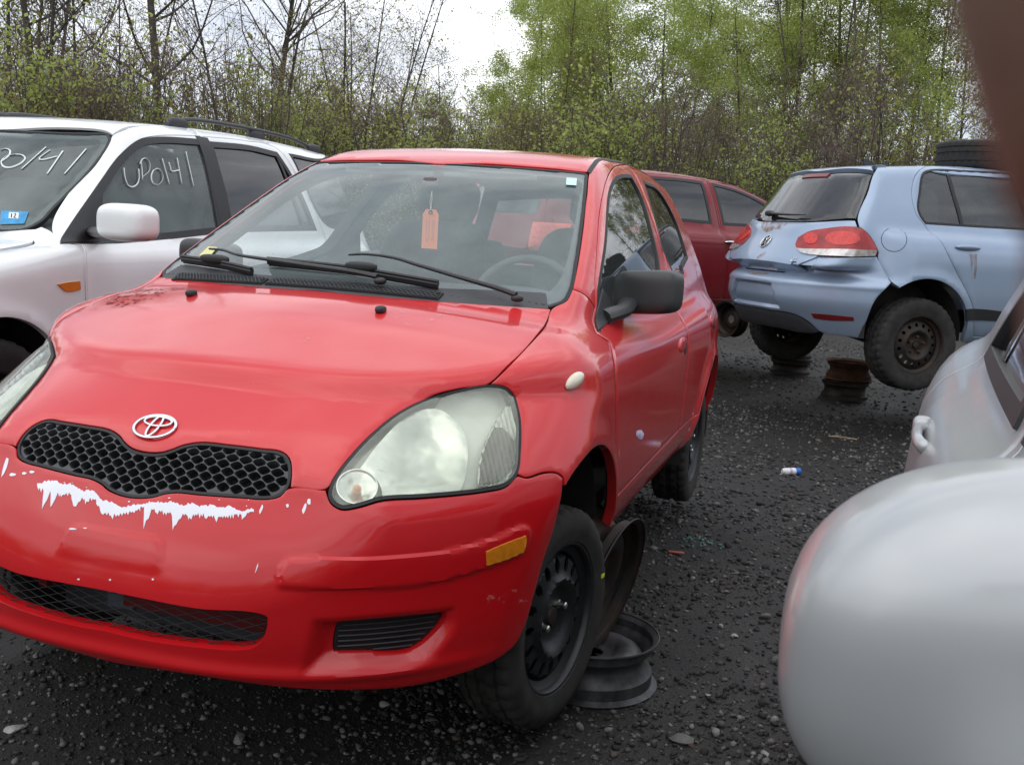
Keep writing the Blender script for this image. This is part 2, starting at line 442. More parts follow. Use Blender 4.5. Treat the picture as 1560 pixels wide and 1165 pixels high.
# ---------------------------------------------------------------- red hatchback: body form (x = its left, y = rearwards from front axle, z up)
T_base = pchip((.10, .15, .25, .4, .6, .74, .82, .88, .93, 1.0), (.74, .765, .797, .815, .829, .831, .823, .801, .768, .72))
T_ft = pchip((-.8, -.6, -.3, 0, .5), (.06, .035, .010, .003, 0))
T_rt = pchip((2.2, 2.6, 2.85, 3.0), (0, .018, .06, .12))
T_yf = pchip((.10, .15, .22, .36, .50, .58, .63, .67, .8), (-.66, -.70, -.735, -.765, -.772, -.758, -.72, -.665, -.45))
T_hood = pchip((-.80, -.70, -.655, -.615, -.57, -.45, -.26, -.08, .1, .3, 1.0, 2.3, 3.0), (.40, .565, .635, .722, .772, .830, .893, .950, .985, .992, .97, 1.0, 1.0))
T_roof = pchip((.5, .93, 1.15, 1.4, 1.7, 2.1, 2.5, 2.75), (1.31, 1.418, 1.462, 1.49, 1.50, 1.495, 1.468, 1.44), True)
T_gw = pchip((.80, .90, 1.0, 1.1, 1.25, 1.38, 1.46), (.785, .764, .737, .702, .638, .570, .52))
T_tuck = pchip((.2, .27, .34, .42), (.075, .055, .018, 0))
def toyota_F(p):
    x = np.abs(p[:, 0]); y = p[:, 1]; z = p[:, 2]
    r1 = np.hypot(y, z-.27); r2 = np.hypot(y-2.37, z-.27)
    fl = .016*np.exp(-((r1-.40)/.05)**2) + .016*np.exp(-((r2-.40)/.05)**2)
    w = T_base(z) - T_tuck(z)*sstep(.05, .45, y) - T_ft(y) - T_rt(y) + fl*sstep(.1, .25, z)
    ds = x - w
    df = T_yf(z) + .385*(x/.76)**3.0 - y
    xc = np.minimum(x, .8)
    dt = (z - T_hood(y - .10*xc*xc) + .105*xc*xc)*.85
    dr = y - 2.96 + .10*x*x + .5*np.maximum(.35-z, 0)
    L = smax(ds, df, .10); L = smax(L, dt, .07); L = smax(L, dr, .12); L = smax(L, .195-z, .05)
    gx = np.minimum(x, .8)
    gs = (x - T_gw(z) + .028*(y-1.55)**2)*.92
    gw = (z-.98)*.881 - (y-.33*gx*gx-.12)*.473
    gr = z - T_roof(y) + .075*gx*gx
    gb = (y-2.95+.10*gx*gx)*.82 + (z-1.0)*.572
    G = smax(gw, gr, .07); G = smax(G, gs, .055); G = smax(G, gb, .10); G = smax(G, .75-z, .05)
    return smin(L, G, .03)
# ---------------------------------------------------------------- shared materials
RED = paint('red paint', (.57, .010, .012), .42, 1.0, .07, fade=(.63, .032, .036), dust_amt=.02, specks=1)
RED_B = paint('red bumper paint', (.50, .005, .009), .34, .8, .07, dust_amt=.01, specks=1)
WHITE = paint('white paint', (.82, .845, .845), .35, .8, .06, dust=(.5, .48, .45), dust_amt=.05, spec=.4)
BLUE = paint('light blue metallic paint', (.285, .365, .485), .42, .8, .08, metal=.4, dust=(.36, .36, .36), dust_amt=.08, spec=.4)
MAROON = paint('maroon paint', (.20, .008, .013), .35, .6, .06, dust_amt=.03)
SILVER = paint('silver paint', (.40, .415, .425), .38, .7, .10, metal=.45, dust=(.45, .42, .4), dust_amt=.06, spec=.4)
BLACKP = plain('black plastic', (.018, .018, .020), .48, bmp=.15, bscale=400, dist=.0005)
GREYP = plain('weathered grey plastic', (.045, .046, .050), .55, bmp=.2, bscale=500, dist=.0005)
RUBBER = plain('tyre rubber', (.014, .0135, .013), .75, var=.35, scale=12, bmp=.3, bscale=120, dist=.001)
DIRTYRUB = plain('muddy tyre rubber', (.020, .018, .016), .85, var=.6, scale=14, bmp=.4, bscale=90, dist=.0015)
SEAL = plain('rubber seal', (.012, .012, .013), .6)
STEELB = plain('black wheel steel', (.022, .023, .026), .42, metal=.3, var=.35, scale=16, bmp=.1, bscale=200)
CHROME = plain('chrome', (.75, .76, .78), .18, 1.0, var=.06)
NUT = plain('bright lug steel', (.65, .63, .58), .28, 1.0, var=.1)
DARK = plain('dark cavity', (.010, .010, .010), .9)
UNDER = plain('dirty underbody', (.028, .025, .022), .9, var=.4, scale=9)
INTER = plain('grey interior trim', (.10, .105, .105), .75, var=.1)
SEATF = plain('grey seat cloth', (.060, .064, .066), .95, var=.18, scale=40, bmp=.2, bscale=300)
HEADL = plain('headliner', (.35, .35, .33), .95)
def rusty(name, a, b, rough=.8, metal=.2):
    m, n, l, p = newmat(name)
    l.new(ramp(n, l, noise(n, l, 11, 8, .7), [(.38, a), (.62, b)]), p.inputs['Base Color']); p.inputs['Roughness'].default_value = rough; p.inputs['Metallic'].default_value = metal
    bump(n, l, noise(n, l, 90, 5), p, .35, .0012); return m
RIMRUST = rusty('rusty dark rim', (.014, .013, .013), (.040, .024, .015), .6, .35)
RUST = rusty('rust', (.09, .035, .014), (.03, .018, .012), .9)
RIMGREY = rusty('scuffed grey rim', (.035, .035, .037), (.10, .10, .105), .5, .5)
W_GLASS = glass('windshield glass', (.93, .97, .96), .155, (.50, .66, .65), 1.15, .03, drops=.6, dirt=.35)
S_GLASS = glass('side glass', (.93, .96, .95), .03, (.4, .46, .46), 1.2, .015, drops=.25)
R_GLASS = glass('rear glass', (.82, .9, .88), .14, (.5, .66, .62), 1.0, .03, drops=.3)
AMBER = plain('amber lens', (.62, .20, .010), .25, coat=.8, var=.12, scale=60)
# ---------------------------------------------------------------- wheels (axis along x, outer face towards +x, centre at the origin)
def tyre_mesh(R, w, rr, n=112, blocks=True, dirty=None, name='tyre', parent=None):
    h = w/2
    prof = [(h*.80, rr), (h*.93, rr+.006), (h*1.0, rr+(R-rr)*.35), (h*1.03, rr+(R-rr)*.55), (h*.98, R-.028), (h*.90, R-.010),
            (h*.78, R-.002), (h*.58, R), (h*.54, R-.007), (h*.48, R-.007), (h*.44, R+.001), (h*.18, R+.002), (h*.14, R-.007), (-h*.14, R-.007), (-h*.18, R+.002),
            (-h*.44, R+.001), (-h*.48, R-.007), (-h*.54, R-.007), (-h*.58, R), (-h*.78, R-.002), (-h*.90, R-.010), (-h*.98, R-.028), (-h*1.03, rr+(R-rr)*.55), (-h, rr+(R-rr)*.35), (-h*.93, rr+.006), (-h*.8, rr)]
    m = len(prof); V = []
    for i in range(n):
        a = 2*math.pi*i/n
        for j, (x, r) in enumerate(prof):
            if blocks and 4 <= j <= 21:
                if (i + (1 if (j//5) % 2 else 0)) % 3 == 0 and r > R-.012: r = r-.007
            V.append((x, r*math.cos(a), r*math.sin(a)))
    Fc = [(i*m+j, i*m+j+1, ((i+1) % n)*m+j+1, ((i+1) % n)*m+j) for i in range(n) for j in range(m-1)]
    Fc = [f[::-1] for f in Fc]
    return mesh_obj(name, V, Fc, dirty or RUBBER, parent, True, 30)
def steel_rim(rr, w, mat, parent, slots=16, slot=(.136, .013, .021), dish=None, bore=.028, name='rim', face_x=None, nseg=64):
    """pressed steel wheel: holed face disc + barrel with both flanges"""
    h = w/2; fx = h*.62 if face_x is None else face_x; rf = rr-.030
    fr = pchip((.02, bore, bore+.006, .058, .070, .088, .102, slot[0]-slot[2]-.006, slot[0]+slot[2]+.004, rf), dish or (.0, .004, .0, -.001, .002, .022, .028, .018, .004, -.010))
    circ = lambda c, ra, rb, n, a0: np.array([(c[0]+ra*math.cos(t)*math.cos(a0)-rb*math.sin(t)*math.sin(a0), c[1]+ra*math.cos(t)*math.sin(a0)+rb*math.sin(t)*math.cos(a0)) for t in np.arange(n)*2*math.pi/n])
    loops = [circ((0, 0), rf, rf, 72, 0), circ((0, 0), bore, bore, 24, 0)[::-1]]
    for k in range(slots):
        a = 2*math.pi*k/slots; loops.append(circ((slot[0]*math.cos(a), slot[0]*math.sin(a)), slot[2], slot[1], 12, a)[::-1])
    P, T, rings = tri_region(loops, .011)
    rad = np.hypot(P[:, 0], P[:, 1]); X = np.stack([fx+fr(rad), P[:, 0], P[:, 1]], -1)
    V = [X]; Fc = [tuple(t) for t in T]; n = len(X)
    for ring in rings[1:]:
        m = len(ring); V.append(X[ring]-np.array([.006, 0, 0]))
        Fc += [(ring[(i+1) % m], ring[i], n+i, n+(i+1) % m) for i in range(m)]; n += m
    mb = MB(); mb.add(np.concatenate(V), Fc)
    pr = [(h*1.0, rr+.010), (h*1.04, rr+.006), (h*1.04, rr-.002), (h*.98, rr-.006), (h*.80, rr-.008), (h*.74, rr-.014), (h*.66, rr-.026), (fx-.004, rf+.002), (fx-.03, rf-.004),
          (-h*.55, rf-.004), (-h*.66, rr-.014), (-h*.95, rr-.006), (-h*1.02, rr), (-h*1.02, rr+.012), (-h*.96, rr+.012), (-h*.9, rr), (-h*.5, rr-.002), (h*.3, rr-.02), (h*.9, rr)]
    mb.lathe(pr[::-1], nseg)
    return mb.obj(name, mat, parent, True, 35)
def wheel(name, R, w, rr, loc, parent, steer=0, side=1, rim_mat=None, nuts=4, nut_show=None, dirty=None, slots=16, slot=(.136, .013, .021), pcd=.05, nut_mat=None, **kw):
    """wheel as a child of a car: > tyre, rim, lug_nut"""
    e = empty(name, loc, (0 if side > 0 else math.pi)+steer, parent=parent)
    tyre_mesh(R, w, rr, parent=e, dirty=dirty)
    steel_rim(rr, w*.86, rim_mat or STEELB, e, slots, slot, **kw)
    hub = MB().lathe([(-w*.3, .075), (w*.23, .045), (w*.245, .04), (w*.25, .026), (w*.33, .022), (w*.34, 0.001)][::-1], 24); hub.obj('hub', RIMRUST, e)
    for k in range(nuts):
        if nut_show is not None and k not in nut_show: continue
        a = 2*math.pi*(k+.22)/nuts; m = MB(); x0 = w*.86*.5*.62-.002
        m.lathe([(x0-.004, .013), (x0+.004, .0125), (x0+.006, .0095), (x0+.022, .0095), (x0+.025, .007), (x0+.026, .0005)][::-1], 12, c=(0, pcd*math.cos(a), pcd*math.sin(a)))
        m.obj('lug_nut', nut_mat or NUT, e)
    return e
def rim_only(name, rr, w, loc, R, mat, label, cat='wheel rim', group=None, parent=None):
    """a bare steel wheel lying about: a thing of its own"""
    h = w/2; mb = MB(); t = .003
    pr = [(h, rr+.014), (h-.004, rr+.015), (h-.008, rr+.004), (h-.014, rr-.002), (h-.036, rr-.003), (h-.044, rr-.016), (h-.06, rr-.026), (-h+.075, rr-.026), (-h+.05, rr-.010), (-h+.044, rr-.002), (-h+.012, rr-.001), (-h+.008, rr+.006), (-h+.003, rr+.016), (-h, rr+.014)]
    inn = [(x, r-t) for x, r in pr[::-1]]
    mb.lathe((pr+inn), 72, R=R, closed=True)
    e = empty(name, loc, 0, label, cat, group)
    o = mb.obj('barrel', mat, e, True, 40)
    d = MB(); f = pchip((.03, .06, .09, .11, .15, rr-.03), (0, 0, .02, .024, .008, -.006)); rs = np.linspace(.034, rr-.027, 12)
    d.lathe([(-h+.085+f(r), r) for r in rs] + [(-h+.080+f(r), r) for r in rs[::-1]], 48, R=R, closed=True)
    d.obj('disc', mat, e, True, 40)
    return e
# ---------------------------------------------------------------- red hatchback
TF = toyota_F
TZ = np.array([0, 0, LIFT])
TOY = Form(TF, TZ, 0)
car = empty('hatchback_car', TZ, 0, 'red hatchback facing the camera with white peeled paint on its front bumper', 'car')
def t_top(L): L = np.array(L, float); return cast(TF, np.c_[L[:, 0], L[:, 1], np.full(len(L), 2.)], A3(0, 0, -1), 0, 1.9, 120)[0]
def t_side(L): L = np.array(L, float); return cast(TF, np.c_[np.full(len(L), 1.4), L], A3(-1, 0, 0), 0, 1.3, 120)[0]
def arc(c, R, a0, a1, n): return [(c[0]+R*math.cos(math.radians(a)), c[1]+R*math.sin(math.radians(a))) for a in np.linspace(a0, a1, n)]
cat = np.concatenate
M_HOOD = PlaneMap((0, -.5, .87)); M_GR = PlaneMap((0, -.86, .5)); M_BUMP = CylMap(0, .25, .8); M_WS = PlaneMap((0, -.47, .88))
M_FEN = PlaneMap((.80, -.25, .54)); M_HL = PlaneMap((.5, -.72, .48)); M_SIDE = PlaneMap((.93, -.1, .35)); M_TOP = PlaneMap((0, .05, 1), up=(0, 1, 0))
M_BACK = CylMap(0, 2.2, .8, 1)
# outlines read off the photograph, laid on the body form
hl_px = [(505, 766), (500, 752), (508, 730), (533, 696), (563, 664), (605, 630), (650, 608), (700, 593), (745, 586), (770, 590), (785, 605), (792, 635), (793, 680), (788, 722), (770, 741), (740, 748), (690, 754), (640, 758), (580, 762), (545, 772), (520, 775)]
hl3 = TOY.on(hl_px)
hood_half = cat([TOY.on([(229, 690), (245, 689), (262, 684), (280, 677), (305, 673), (350, 677), (400, 683), (425, 686), (436, 692), (442, 703), (443, 722), (441, 743), (497, 745), (503, 740)]),
                 TOY.on([(508, 730), (533, 696), (563, 664), (605, 630), (650, 608), (700, 593), (745, 586), (782, 549), (815, 514), (833, 490), (840, 470), (740, 463), (640, 456), (540, 448)]), t_top([(0, .112)])])
hood = panel('hood', TF, sym(hood_half), M_HOOD, RED, car, res=.022, edge=.012, thick=.02)
grille_half = TOY.on([(229, 690), (245, 689), (262, 684), (280, 677), (305, 673), (350, 677), (400, 683), (425, 686), (436, 692), (442, 703), (443, 722), (438, 742), (425, 755), (405, 759), (370, 757), (300, 752), (270, 749), (250, 751), (232, 756), (214, 759)])
gr_loop = sym(grille_half)
GRL = plain('grille plastic', (.042, .043, .046), .38, var=.2, scale=30)
grille = panel('grille', TF, gr_loop, M_GR, GRL, car, res=.02, gap=.004, thick=.03, lift=-.004, edge=.012,
               holes=[])
bpy.data.objects.remove(grille)
g2 = smooth_loop(M_GR.to2(gr_loop), .012); g2 = g2 if area2(g2) > 0 else g2[::-1]
cells = []
px_, pz_ = .0315, .0385
for r in range(-12, 13):
    for c in range(-15, 16):
        cx = (c + (.5 if r % 2 else 0))*px_; cy = r*pz_*.43 + M_GR.to2(off(TF, grille_half[:1], 0))[0, 1] - .03
        t = np.arange(14)*2*math.pi/14; e = 1.42
        q = np.stack([cx + .0136*np.sign(np.cos(t))*np.abs(np.cos(t))**e*1.0, cy + .0090*np.sign(np.sin(t))*np.abs(np.sin(t))**e], -1)
        d = signed_in(q, g2)
        if d.min() > .0045: cells.append(q)
        elif d.mean() > .006:
            qq = q[d > .004]
            if len(qq) >= 5: cells.append(qq)
grille = panel('grille', TF, g2, M_GR, GRL, car, res=.02, gap=.005, thick=.022, lift=-.006, edge=.012, holes=cells, is2d=True, smooth=False, hole_gap=.0016, rnd=.003)
panel('grille_backing', TF, g2, M_GR, DARK, grille, res=.04, gap=.0, thick=.002, lift=-.030, is2d=True, smooth=False)
panel('grille_rim', TF, g2, M_GR, SEAL, grille, res=.012, gap=.0005, thick=.03, lift=-.003, is2d=True, smooth=False, holes=[inset_loop(g2, .007)])

# bumper: raised number-plate pad, raised rub strips, scooped fog-lamp pockets, lower intake opening
intake_half = TOY.on([(172, 902), (200, 908), (300, 927), (400, 936), (407, 940), (406, 955), (397, 977), (385, 986), (366, 989), (300, 985), (200, 970), (150, 958)])
intake = sym(intake_half)
fog3 = TOY.on([(519, 950), (600, 944), (684, 935), (684, 948), (668, 972), (643, 994), (622, 1002), (560, 1004), (510, 1005), (509, 990), (513, 968)])
pocket3 = TOY.on([(478, 946), (560, 940), (692, 926), (694, 950), (676, 982), (648, 1006), (620, 1016), (540, 1022), (462, 1024), (470, 985)])
strip3 = TOY.on([(441, 850), (520, 850), (587, 848), (687, 837), (753, 819), (800, 801), (807, 806), (806, 822), (797, 841), (737, 865), (653, 888), (590, 895), (520, 896), (424, 893), (428, 868)])
pad_half = TOY.on([(158, 806), (200, 814), (240, 821), (245, 828), (245, 870), (160, 860)])
def _b2(P): q = M_BUMP.to2(P); return q if area2(q) > 0 else q[::-1]
S_strip = smooth_loop(_b2(strip3), .012); S_pock = smooth_loop(_b2(pocket3), .012); S_pad = smooth_loop(_b2(sym(pad_half)), .02); S_int = smooth_loop(_b2(intake), .012)
def bump_disp(q):
    a = q.copy(); a[:, 0] = np.abs(a[:, 0])
    d = .0070*sstep(-.0026, .0026, signed_in(a, S_strip))
    s = signed_in(a, S_pock); d = d - .034*sstep(-.006, .034, s)
    d = d + .0042*sstep(-.003, .002, signed_in(q, S_pad))*sstep(.43, .50, q[:, 1])
    # rounded lower lip below the intake and a soft crease under the upper shelf
    d = d + .010*np.exp(-((q[:, 1]-.262)/.016)**2)*sstep(.75, .45, a[:, 0])
    d = d - .006*np.exp(-((q[:, 1]-.575)/.012)**2)*sstep(.50, .25, a[:, 0])*0
    return d
bump_half = cat([TOY.on([(214, 759), (232, 756), (250, 751), (270, 749), (300, 752), (370, 757), (405, 759), (425, 755), (438, 743), (497, 745), (499, 752), (505, 766), (520, 775), (545, 772), (580, 762), (640, 758), (690, 754), (740, 748), (770, 741), (788, 724), (801, 727), (828, 720), (848, 720), (859, 728)]),
                 TOY.on([(858, 742), (854, 768), (845, 805), (830, 850), (815, 905), (800, 955), (786, 982), (762, 1002), (700, 1028), (620, 1047), (540, 1052), (450, 1049), (300, 1026)]), A3((0, -.73, .232))])
bumper = panel('bumper', TF, sym(bump_half), M_BUMP, RED_B, car, res=.0072, edge=.008, thick=.03, disp=bump_disp,
               holes=[intake, fog3, fog3*A3(-1, 1, 1)], hole_gap=.001)
f2 = smooth_loop(_b2(fog3), .012)
FOGM = plain('fog cover mesh', (.012, .012, .013), .5, bmp=.6, bscale=260, dist=.002)
fog = panel('fog_cover', TF, f2, M_BUMP, FOGM, bumper, res=.010, gap=.001, thick=.02, is2d=True, smooth=False, disp=lambda q: -.036+.0025*np.sign(np.sin(q[:, 1]*2*math.pi/.016))*0)
mb = MB()
for k in range(8):                                               # thin horizontal louvres over each pocket
    zz = f2[:, 1].min()+.010+k*.0125
    xs = np.linspace(f2[:, 0].min(), f2[:, 0].max(), 26); q = np.stack([xs, xs*0+zz], -1); q = q[signed_in(q, f2) > .004]
    if len(q) > 2: mb.tube(off(TF, M_BUMP.cast(TF, q), -.033), .0022, 5)
lv = mb.obj('fog_louvres', BLACKP, bumper)
mirror_obj(fog); mirror_obj(lv)
# expanded metal mesh behind the lower intake, crash bar and cooling pack
mb = MB(); lo, hi = S_int.min(0), S_int.max(0)
for sgn in (-1, 1):
    for x0 in np.arange(lo[0]-.6, hi[0]+.6, .046):
        t = np.linspace(lo[1], hi[1], 40); q = np.stack([x0 + sgn*(t-lo[1])*2.4, t], -1); q = q[signed_in(q, S_int) > -.004]
        if len(q) > 2: mb.tube(off(TF, M_BUMP.cast(TF, q), -.016), (.0009), 4)
mb.obj('intake_mesh', plain('intake wire', (.012, .012, .013), .6), bumper, sharp=0)
CRASH = plain('red crash bar', (.16, .008, .010), .7, var=.3); ALU = plain('dull cooler fins', (.07, .075, .085), .7, var=.3, bmp=.5, bscale=300)
mb = MB(); mb.box((.16, -.585, .335), (.24, .02, .035)); mb.box((-.30, -.59, .34), (.012, .02, .03)); mb.obj('crash_bar', CRASH, car)
mb = MB(); mb.box((0, -.47, .42), (.34, .02, .20)); mb.obj('radiator', ALU, car)
mb = MB(); mb.box((-.10, -.57, .36), (.035, .02, .075)); mb.obj('cooler_bracket', plain('grey bracket', (.10, .11, .14), .6), car)
mb = MB(); mb.box((0, .06, .58), (.40, .40, .18)); mb.box((0, -.02, .40), (.38, .42, .14)); mb.obj('engine', DARK, car)

# headlights: seal, clear hazed lens, reflector bowl, small round lamp, ribbed side lens
LENS = glass('hazed lens', (.94, .96, .90), .20, (.66, .70, .56), 1.0, .07)
def hl_silver():
    m, n, l, b = newmat('reflector'); b.inputs['Metallic'].default_value = .8; b.inputs['Roughness'].default_value = .22
    l.new(ramp(n, l, noise(n, l, 6, 3), [(.35, (.50, .53, .49)), (.65, (.86, .88, .83))]), b.inputs['Base Color']); bump(n, l, noise(n, l, 10, 2), b, .5, .03); return m
REFL = hl_silver(); WHITEH = plain('pale lamp housing', (.86, .88, .84), .25, coat=.6, var=.03)
h2 = smooth_loop(M_HL.to2(hl3), .010); h2 = h2 if area2(h2) > 0 else h2[::-1]
def hl2(px): q = M_HL.to2(TOY.on(px)); q = q if area2(q) > 0 else q[::-1]; return smooth_loop(q, .008)
lamp_parts = []
hb = panel('headlight', TF, h2, M_HL, WHITEH, car, res=.014, gap=.001, thick=.05, lift=-.036, is2d=True, smooth=False)
lens = panel('lens', TF, inset_loop(h2, .007), M_HL, LENS, hb, res=.014, gap=.001, thick=.012, lift=.004, is2d=True, smooth=False, disp=lambda q: .006*sstep(0, .03, signed_in(q, h2)))
panel('lamp_seal', TF, h2, M_HL, SEAL, hb, res=.01, gap=.0005, thick=.03, lift=.002, is2d=True, smooth=False, holes=[inset_loop(h2, .0085)])
main2 = hl2([(548, 708), (578, 668), (620, 628), (648, 617), (672, 618), (694, 632), (711, 655), (716, 690), (712, 725), (702, 750), (640, 754), (584, 757), (580, 735), (565, 715)])
panel('reflector', TF, main2, M_HL, REFL, hb, res=.010, gap=.001, thick=.004, lift=-.012, is2d=True, smooth=False, disp=lambda q: -.020*sstep(.0, .07, signed_in(q, main2)))
sl2 = hl2([(755, 640), (772, 612), (783, 618), (788, 650), (787, 700), (776, 728), (752, 738), (731, 738), (730, 712), (738, 675)])
M_SIDEL = plain('side lens ribs', (.50, .52, .48), .2, metal=.5, var=.1)
panel('side_reflector', TF, sl2, M_HL, M_SIDEL, hb, res=.0035, gap=.001, thick=.004, lift=-.008, is2d=True, smooth=False, disp=lambda q: .0035*np.sin(q[:, 0]*2*math.pi/.0115+q[:, 1]*20))
dk2 = hl2([(754, 648), (770, 650), (786, 672), (784, 705), (773, 722), (757, 734), (732, 736), (734, 705), (742, 675)])
panel('dark_side_cell', TF, dk2, M_HL, plain('smoked lamp cell', (.09, .085, .075), .25, metal=.5, var=.4, scale=25), hb, res=.0035, gap=.001, thick=.004, lift=-.0045, is2d=True, smooth=False, disp=lambda q: .0032*np.sin(q[:, 0]*2*math.pi/.0115+q[:, 1]*20))
rl = hl2([(544+32*math.cos(t), 741+27*math.sin(t)) for t in np.arange(18)*2*math.pi/18])
panel('bulb_reflector', TF, rl, M_HL, REFL, hb, res=.008, gap=.001, thick=.004, lift=-.006, is2d=True, smooth=False, disp=lambda q: -.016*sstep(0, .03, signed_in(q, rl)))
panel('lamp_ring', TF, rl, M_HL, CHROME, hb, res=.006, gap=.0005, thick=.012, lift=.0012, is2d=True, smooth=False, holes=[inset_loop(rl, .0028)])
cb = off(TF, M_HL.cast(TF, rl.mean(0, keepdims=True)), -.012)[0]
MB().lathe([(-.012, .009), (.004, .009), (.010, .006), (.012, .0005)][::-1], 14, c=cb, R=np.array([[.5, .8, 0], [-.72, .5, .3], [.48, -.3, 1]])).obj('bulb', plain('orange bulb', (.75, .35, .22), .3), hb)
hb_r = mirror_tree(hb, car)

# wings with side repeaters
arch_f = (.0, .272); AR = .392
fen_out = cat([TOY.on([(788, 722), (793, 680), (792, 635), (785, 605), (770, 590), (745, 586), (782, 549), (815, 514), (833, 490), (841, 469), (862, 458), (872, 440)]),
               TOY.on([(895, 452), (906, 468), (909, 508)]), t_side([(.36, .895), (.285, .85), (.275, .76), (.32, .62), (.375, .50), (.392, .42), (.405, .355), (.395, .33)]),
               t_side(arc(arch_f, AR, 12, 121, 16)), TOY.on([(859, 728), (848, 720), (828, 720), (801, 727)])])
fen_l, fen_r = panel('front_wing', TF, fen_out, M_FEN, RED, car, res=.018, edge=.011, thick=.025, both=True)
bl = TOY.on([(875, 580)])[0]; bn = grad(TF, bl[None])[0]
PALE = plain('cream repeater lens', (.72, .66, .52), .3, coat=.8)
def blob(name, c, n, rx, ry, rz_, mat, parent, t=(0, 1, 0)):
    n = np.array(n, float)/np.linalg.norm(n); a = np.cross(np.array(t, float), n); a /= np.linalg.norm(a); b = np.cross(n, a)
    V = []; Fc = []; nu, nv = 20, 8
    for i in range(nv+1):
        p = math.pi/2*i/nv
        for k in range(nu):
            q = 2*math.pi*k/nu; V.append(np.array(c)+n*rz_*math.sin(p)+b*rx*math.cos(p)*math.cos(q)+a*ry*math.cos(p)*math.sin(q))
    for i in range(nv):
        for k in range(nu): Fc.append((i*nu+k, i*nu+(k+1) % nu, (i+1)*nu+(k+1) % nu, (i+1)*nu+k))
    return mesh_obj(name, V, Fc, mat, parent)
o = blob('side_repeater', bl, bn, .038, .018, .016, PALE, fen_l, t=(0, .95, .3)); c = mirror_obj(o); c.parent = fen_r
mk = TOY.on([(737, 838), (760, 828), (797, 814), (798, 820), (795, 839), (770, 850), (738, 860)])
o = panel('side_marker', TF, mk, M_BUMP, AMBER, bumper, res=.006, gap=.001, thick=.02, lift=.0095, corner=35, disp=lambda q: .001*np.sin(q[:, 0]*2*math.pi/.008)); mirror_obj(o)

# roof, screen, body sides, doors
SIDE_L = [(872, 440), (880, 400), (888, 345), (893, 300), (897, 264), (905, 250), (915, 242)]
ws_r = [(841, 467), (860, 459), (872, 440), (880, 400), (888, 345), (893, 300), (897, 264)]
wtop = [(893, 262), (850, 257), (800, 253), (740, 249)]
ws_half = cat([t_top([(0, .150), (.2, .165), (.4, .205), (.55, .250)]), TOY.on([(838, 466), (858, 459), (870, 440), (878, 400), (886, 345), (891, 300), (894, 266), (890, 264), (850, 260), (800, 256), (740, 252)]), t_top([(0, .945)])])
ws2 = smooth_loop(M_WS.to2(sym(ws_half)), .02); ws2 = ws2 if area2(ws2) > 0 else ws2[::-1]
wsin = smooth_loop(M_WS.to2(sym(cat([t_top([(0, .235), (.2, .25), (.4, .285), (.53, .33)]), TOY.on([(838, 438), (850, 425), (864, 390), (874, 345), (882, 300), (886, 275), (880, 270), (850, 266), (800, 262), (740, 258)]), t_top([(0, .925)])]))), .02)
windshield = panel('windshield', TF, ws2, M_WS, W_GLASS, car, res=.03, gap=.004, thick=.005, lift=-.002, is2d=True, smooth=False)
FRIT = plain('black glass border', (.030, .033, .036), .35, var=.1)
panel('glass_border', TF, ws2, M_WS, FRIT, windshield, res=.03, gap=.004, thick=.003, lift=-.010, is2d=True, smooth=False, holes=[wsin])
panel('glass_seal', TF, inset_loop(ws2, -.004), M_WS, SEAL, windshield, res=.014, gap=.0003, thick=.02, lift=-.001, is2d=True, smooth=False, holes=[inset_loop(ws2, .006)])
roof_half = cat([t_top([(0, .935)]), TOY.on(wtop[::-1]+[(897, 262), (905, 250), (913, 243)]), t_top([(.49, 1.42), (.485, 1.8), (.475, 2.2), (.455, 2.56), (.42, 2.62), (.2, 2.66), (0, 2.67)])])
roof = panel('roof', TF, sym(roof_half), M_TOP, RED, car, res=.035, edge=.02, thick=.02)
tri_ = lambda L: t_side(L)
door_f = cat([TOY.on([(909, 508), (907, 470), (906, 430), (908, 400), (914, 320), (923, 277), (934, 256), (954, 250)]), t_side([(1.70, 1.462), (1.62, 1.2), (1.565, .95), (1.545, .75), (1.535, .45), (1.0, .445), (.40, .44), (.375, .52), (.33, .62), (.283, .76), (.290, .85), (.36, .897)])])
door_r = t_side([(1.715, 1.463), (1.635, 1.2), (1.58, .95), (1.56, .75), (1.55, .45), (1.75, .447), (1.99, .447), (2.05, .53), (2.14, .60), (2.28, .67), (2.40, .78), (2.47, .92), (2.50, 1.08), (2.46, 1.25), (2.36, 1.40), (2.22, 1.45), (2.0, 1.465)])
fwin3 = TOY.on([(911, 505), (909, 470), (911, 440), (914, 417), (920, 378), (926, 300), (934, 275), (945, 267), (961, 267), (977, 297), (992, 345), (1005, 410), (1000, 425), (960, 462)])
rwin3 = cat([TOY.on([(979, 275), (1008, 296), (1029, 335), (1048, 393), (1040, 408)]), t_side([(2.0, 1.045), (1.72, 1.035)]), TOY.on([(1009, 380), (996, 330)])])
arch_r = (2.37, .272)
side_out = cat([TOY.on(SIDE_L), t_top([(.495, 1.42), (.49, 1.8), (.48, 2.2), (.462, 2.56)]), t_side([(2.70, 1.32), (2.80, 1.1), (2.84, .9), (2.84, .6), (2.83, .36), (2.75, .30)]),
                t_side(arc(arch_r, AR, 5, 168, 18)), t_side([(1.98, .33), (1.9, .268), (1.2, .262), (.45, .262), (.405, .30), (.402, .36), (.39, .42), (.375, .50), (.32, .62), (.275, .76), (.285, .85), (.36, .897)]), TOY.on([(909, 508), (906, 468), (895, 452)])])
sides = panel('body_side', TF, side_out, M_SIDE, RED, car, res=.02, edge=.014, thick=.03, both=True, holes=[door_f, door_r], hole_gap=.002)
def door_disp(q): return 0*q[:, 0]
dl, dr_ = panel('front_door', TF, door_f, M_SIDE, RED, car, res=.02, edge=.012, thick=.03, both=True, holes=[fwin3], hole_gap=.001)
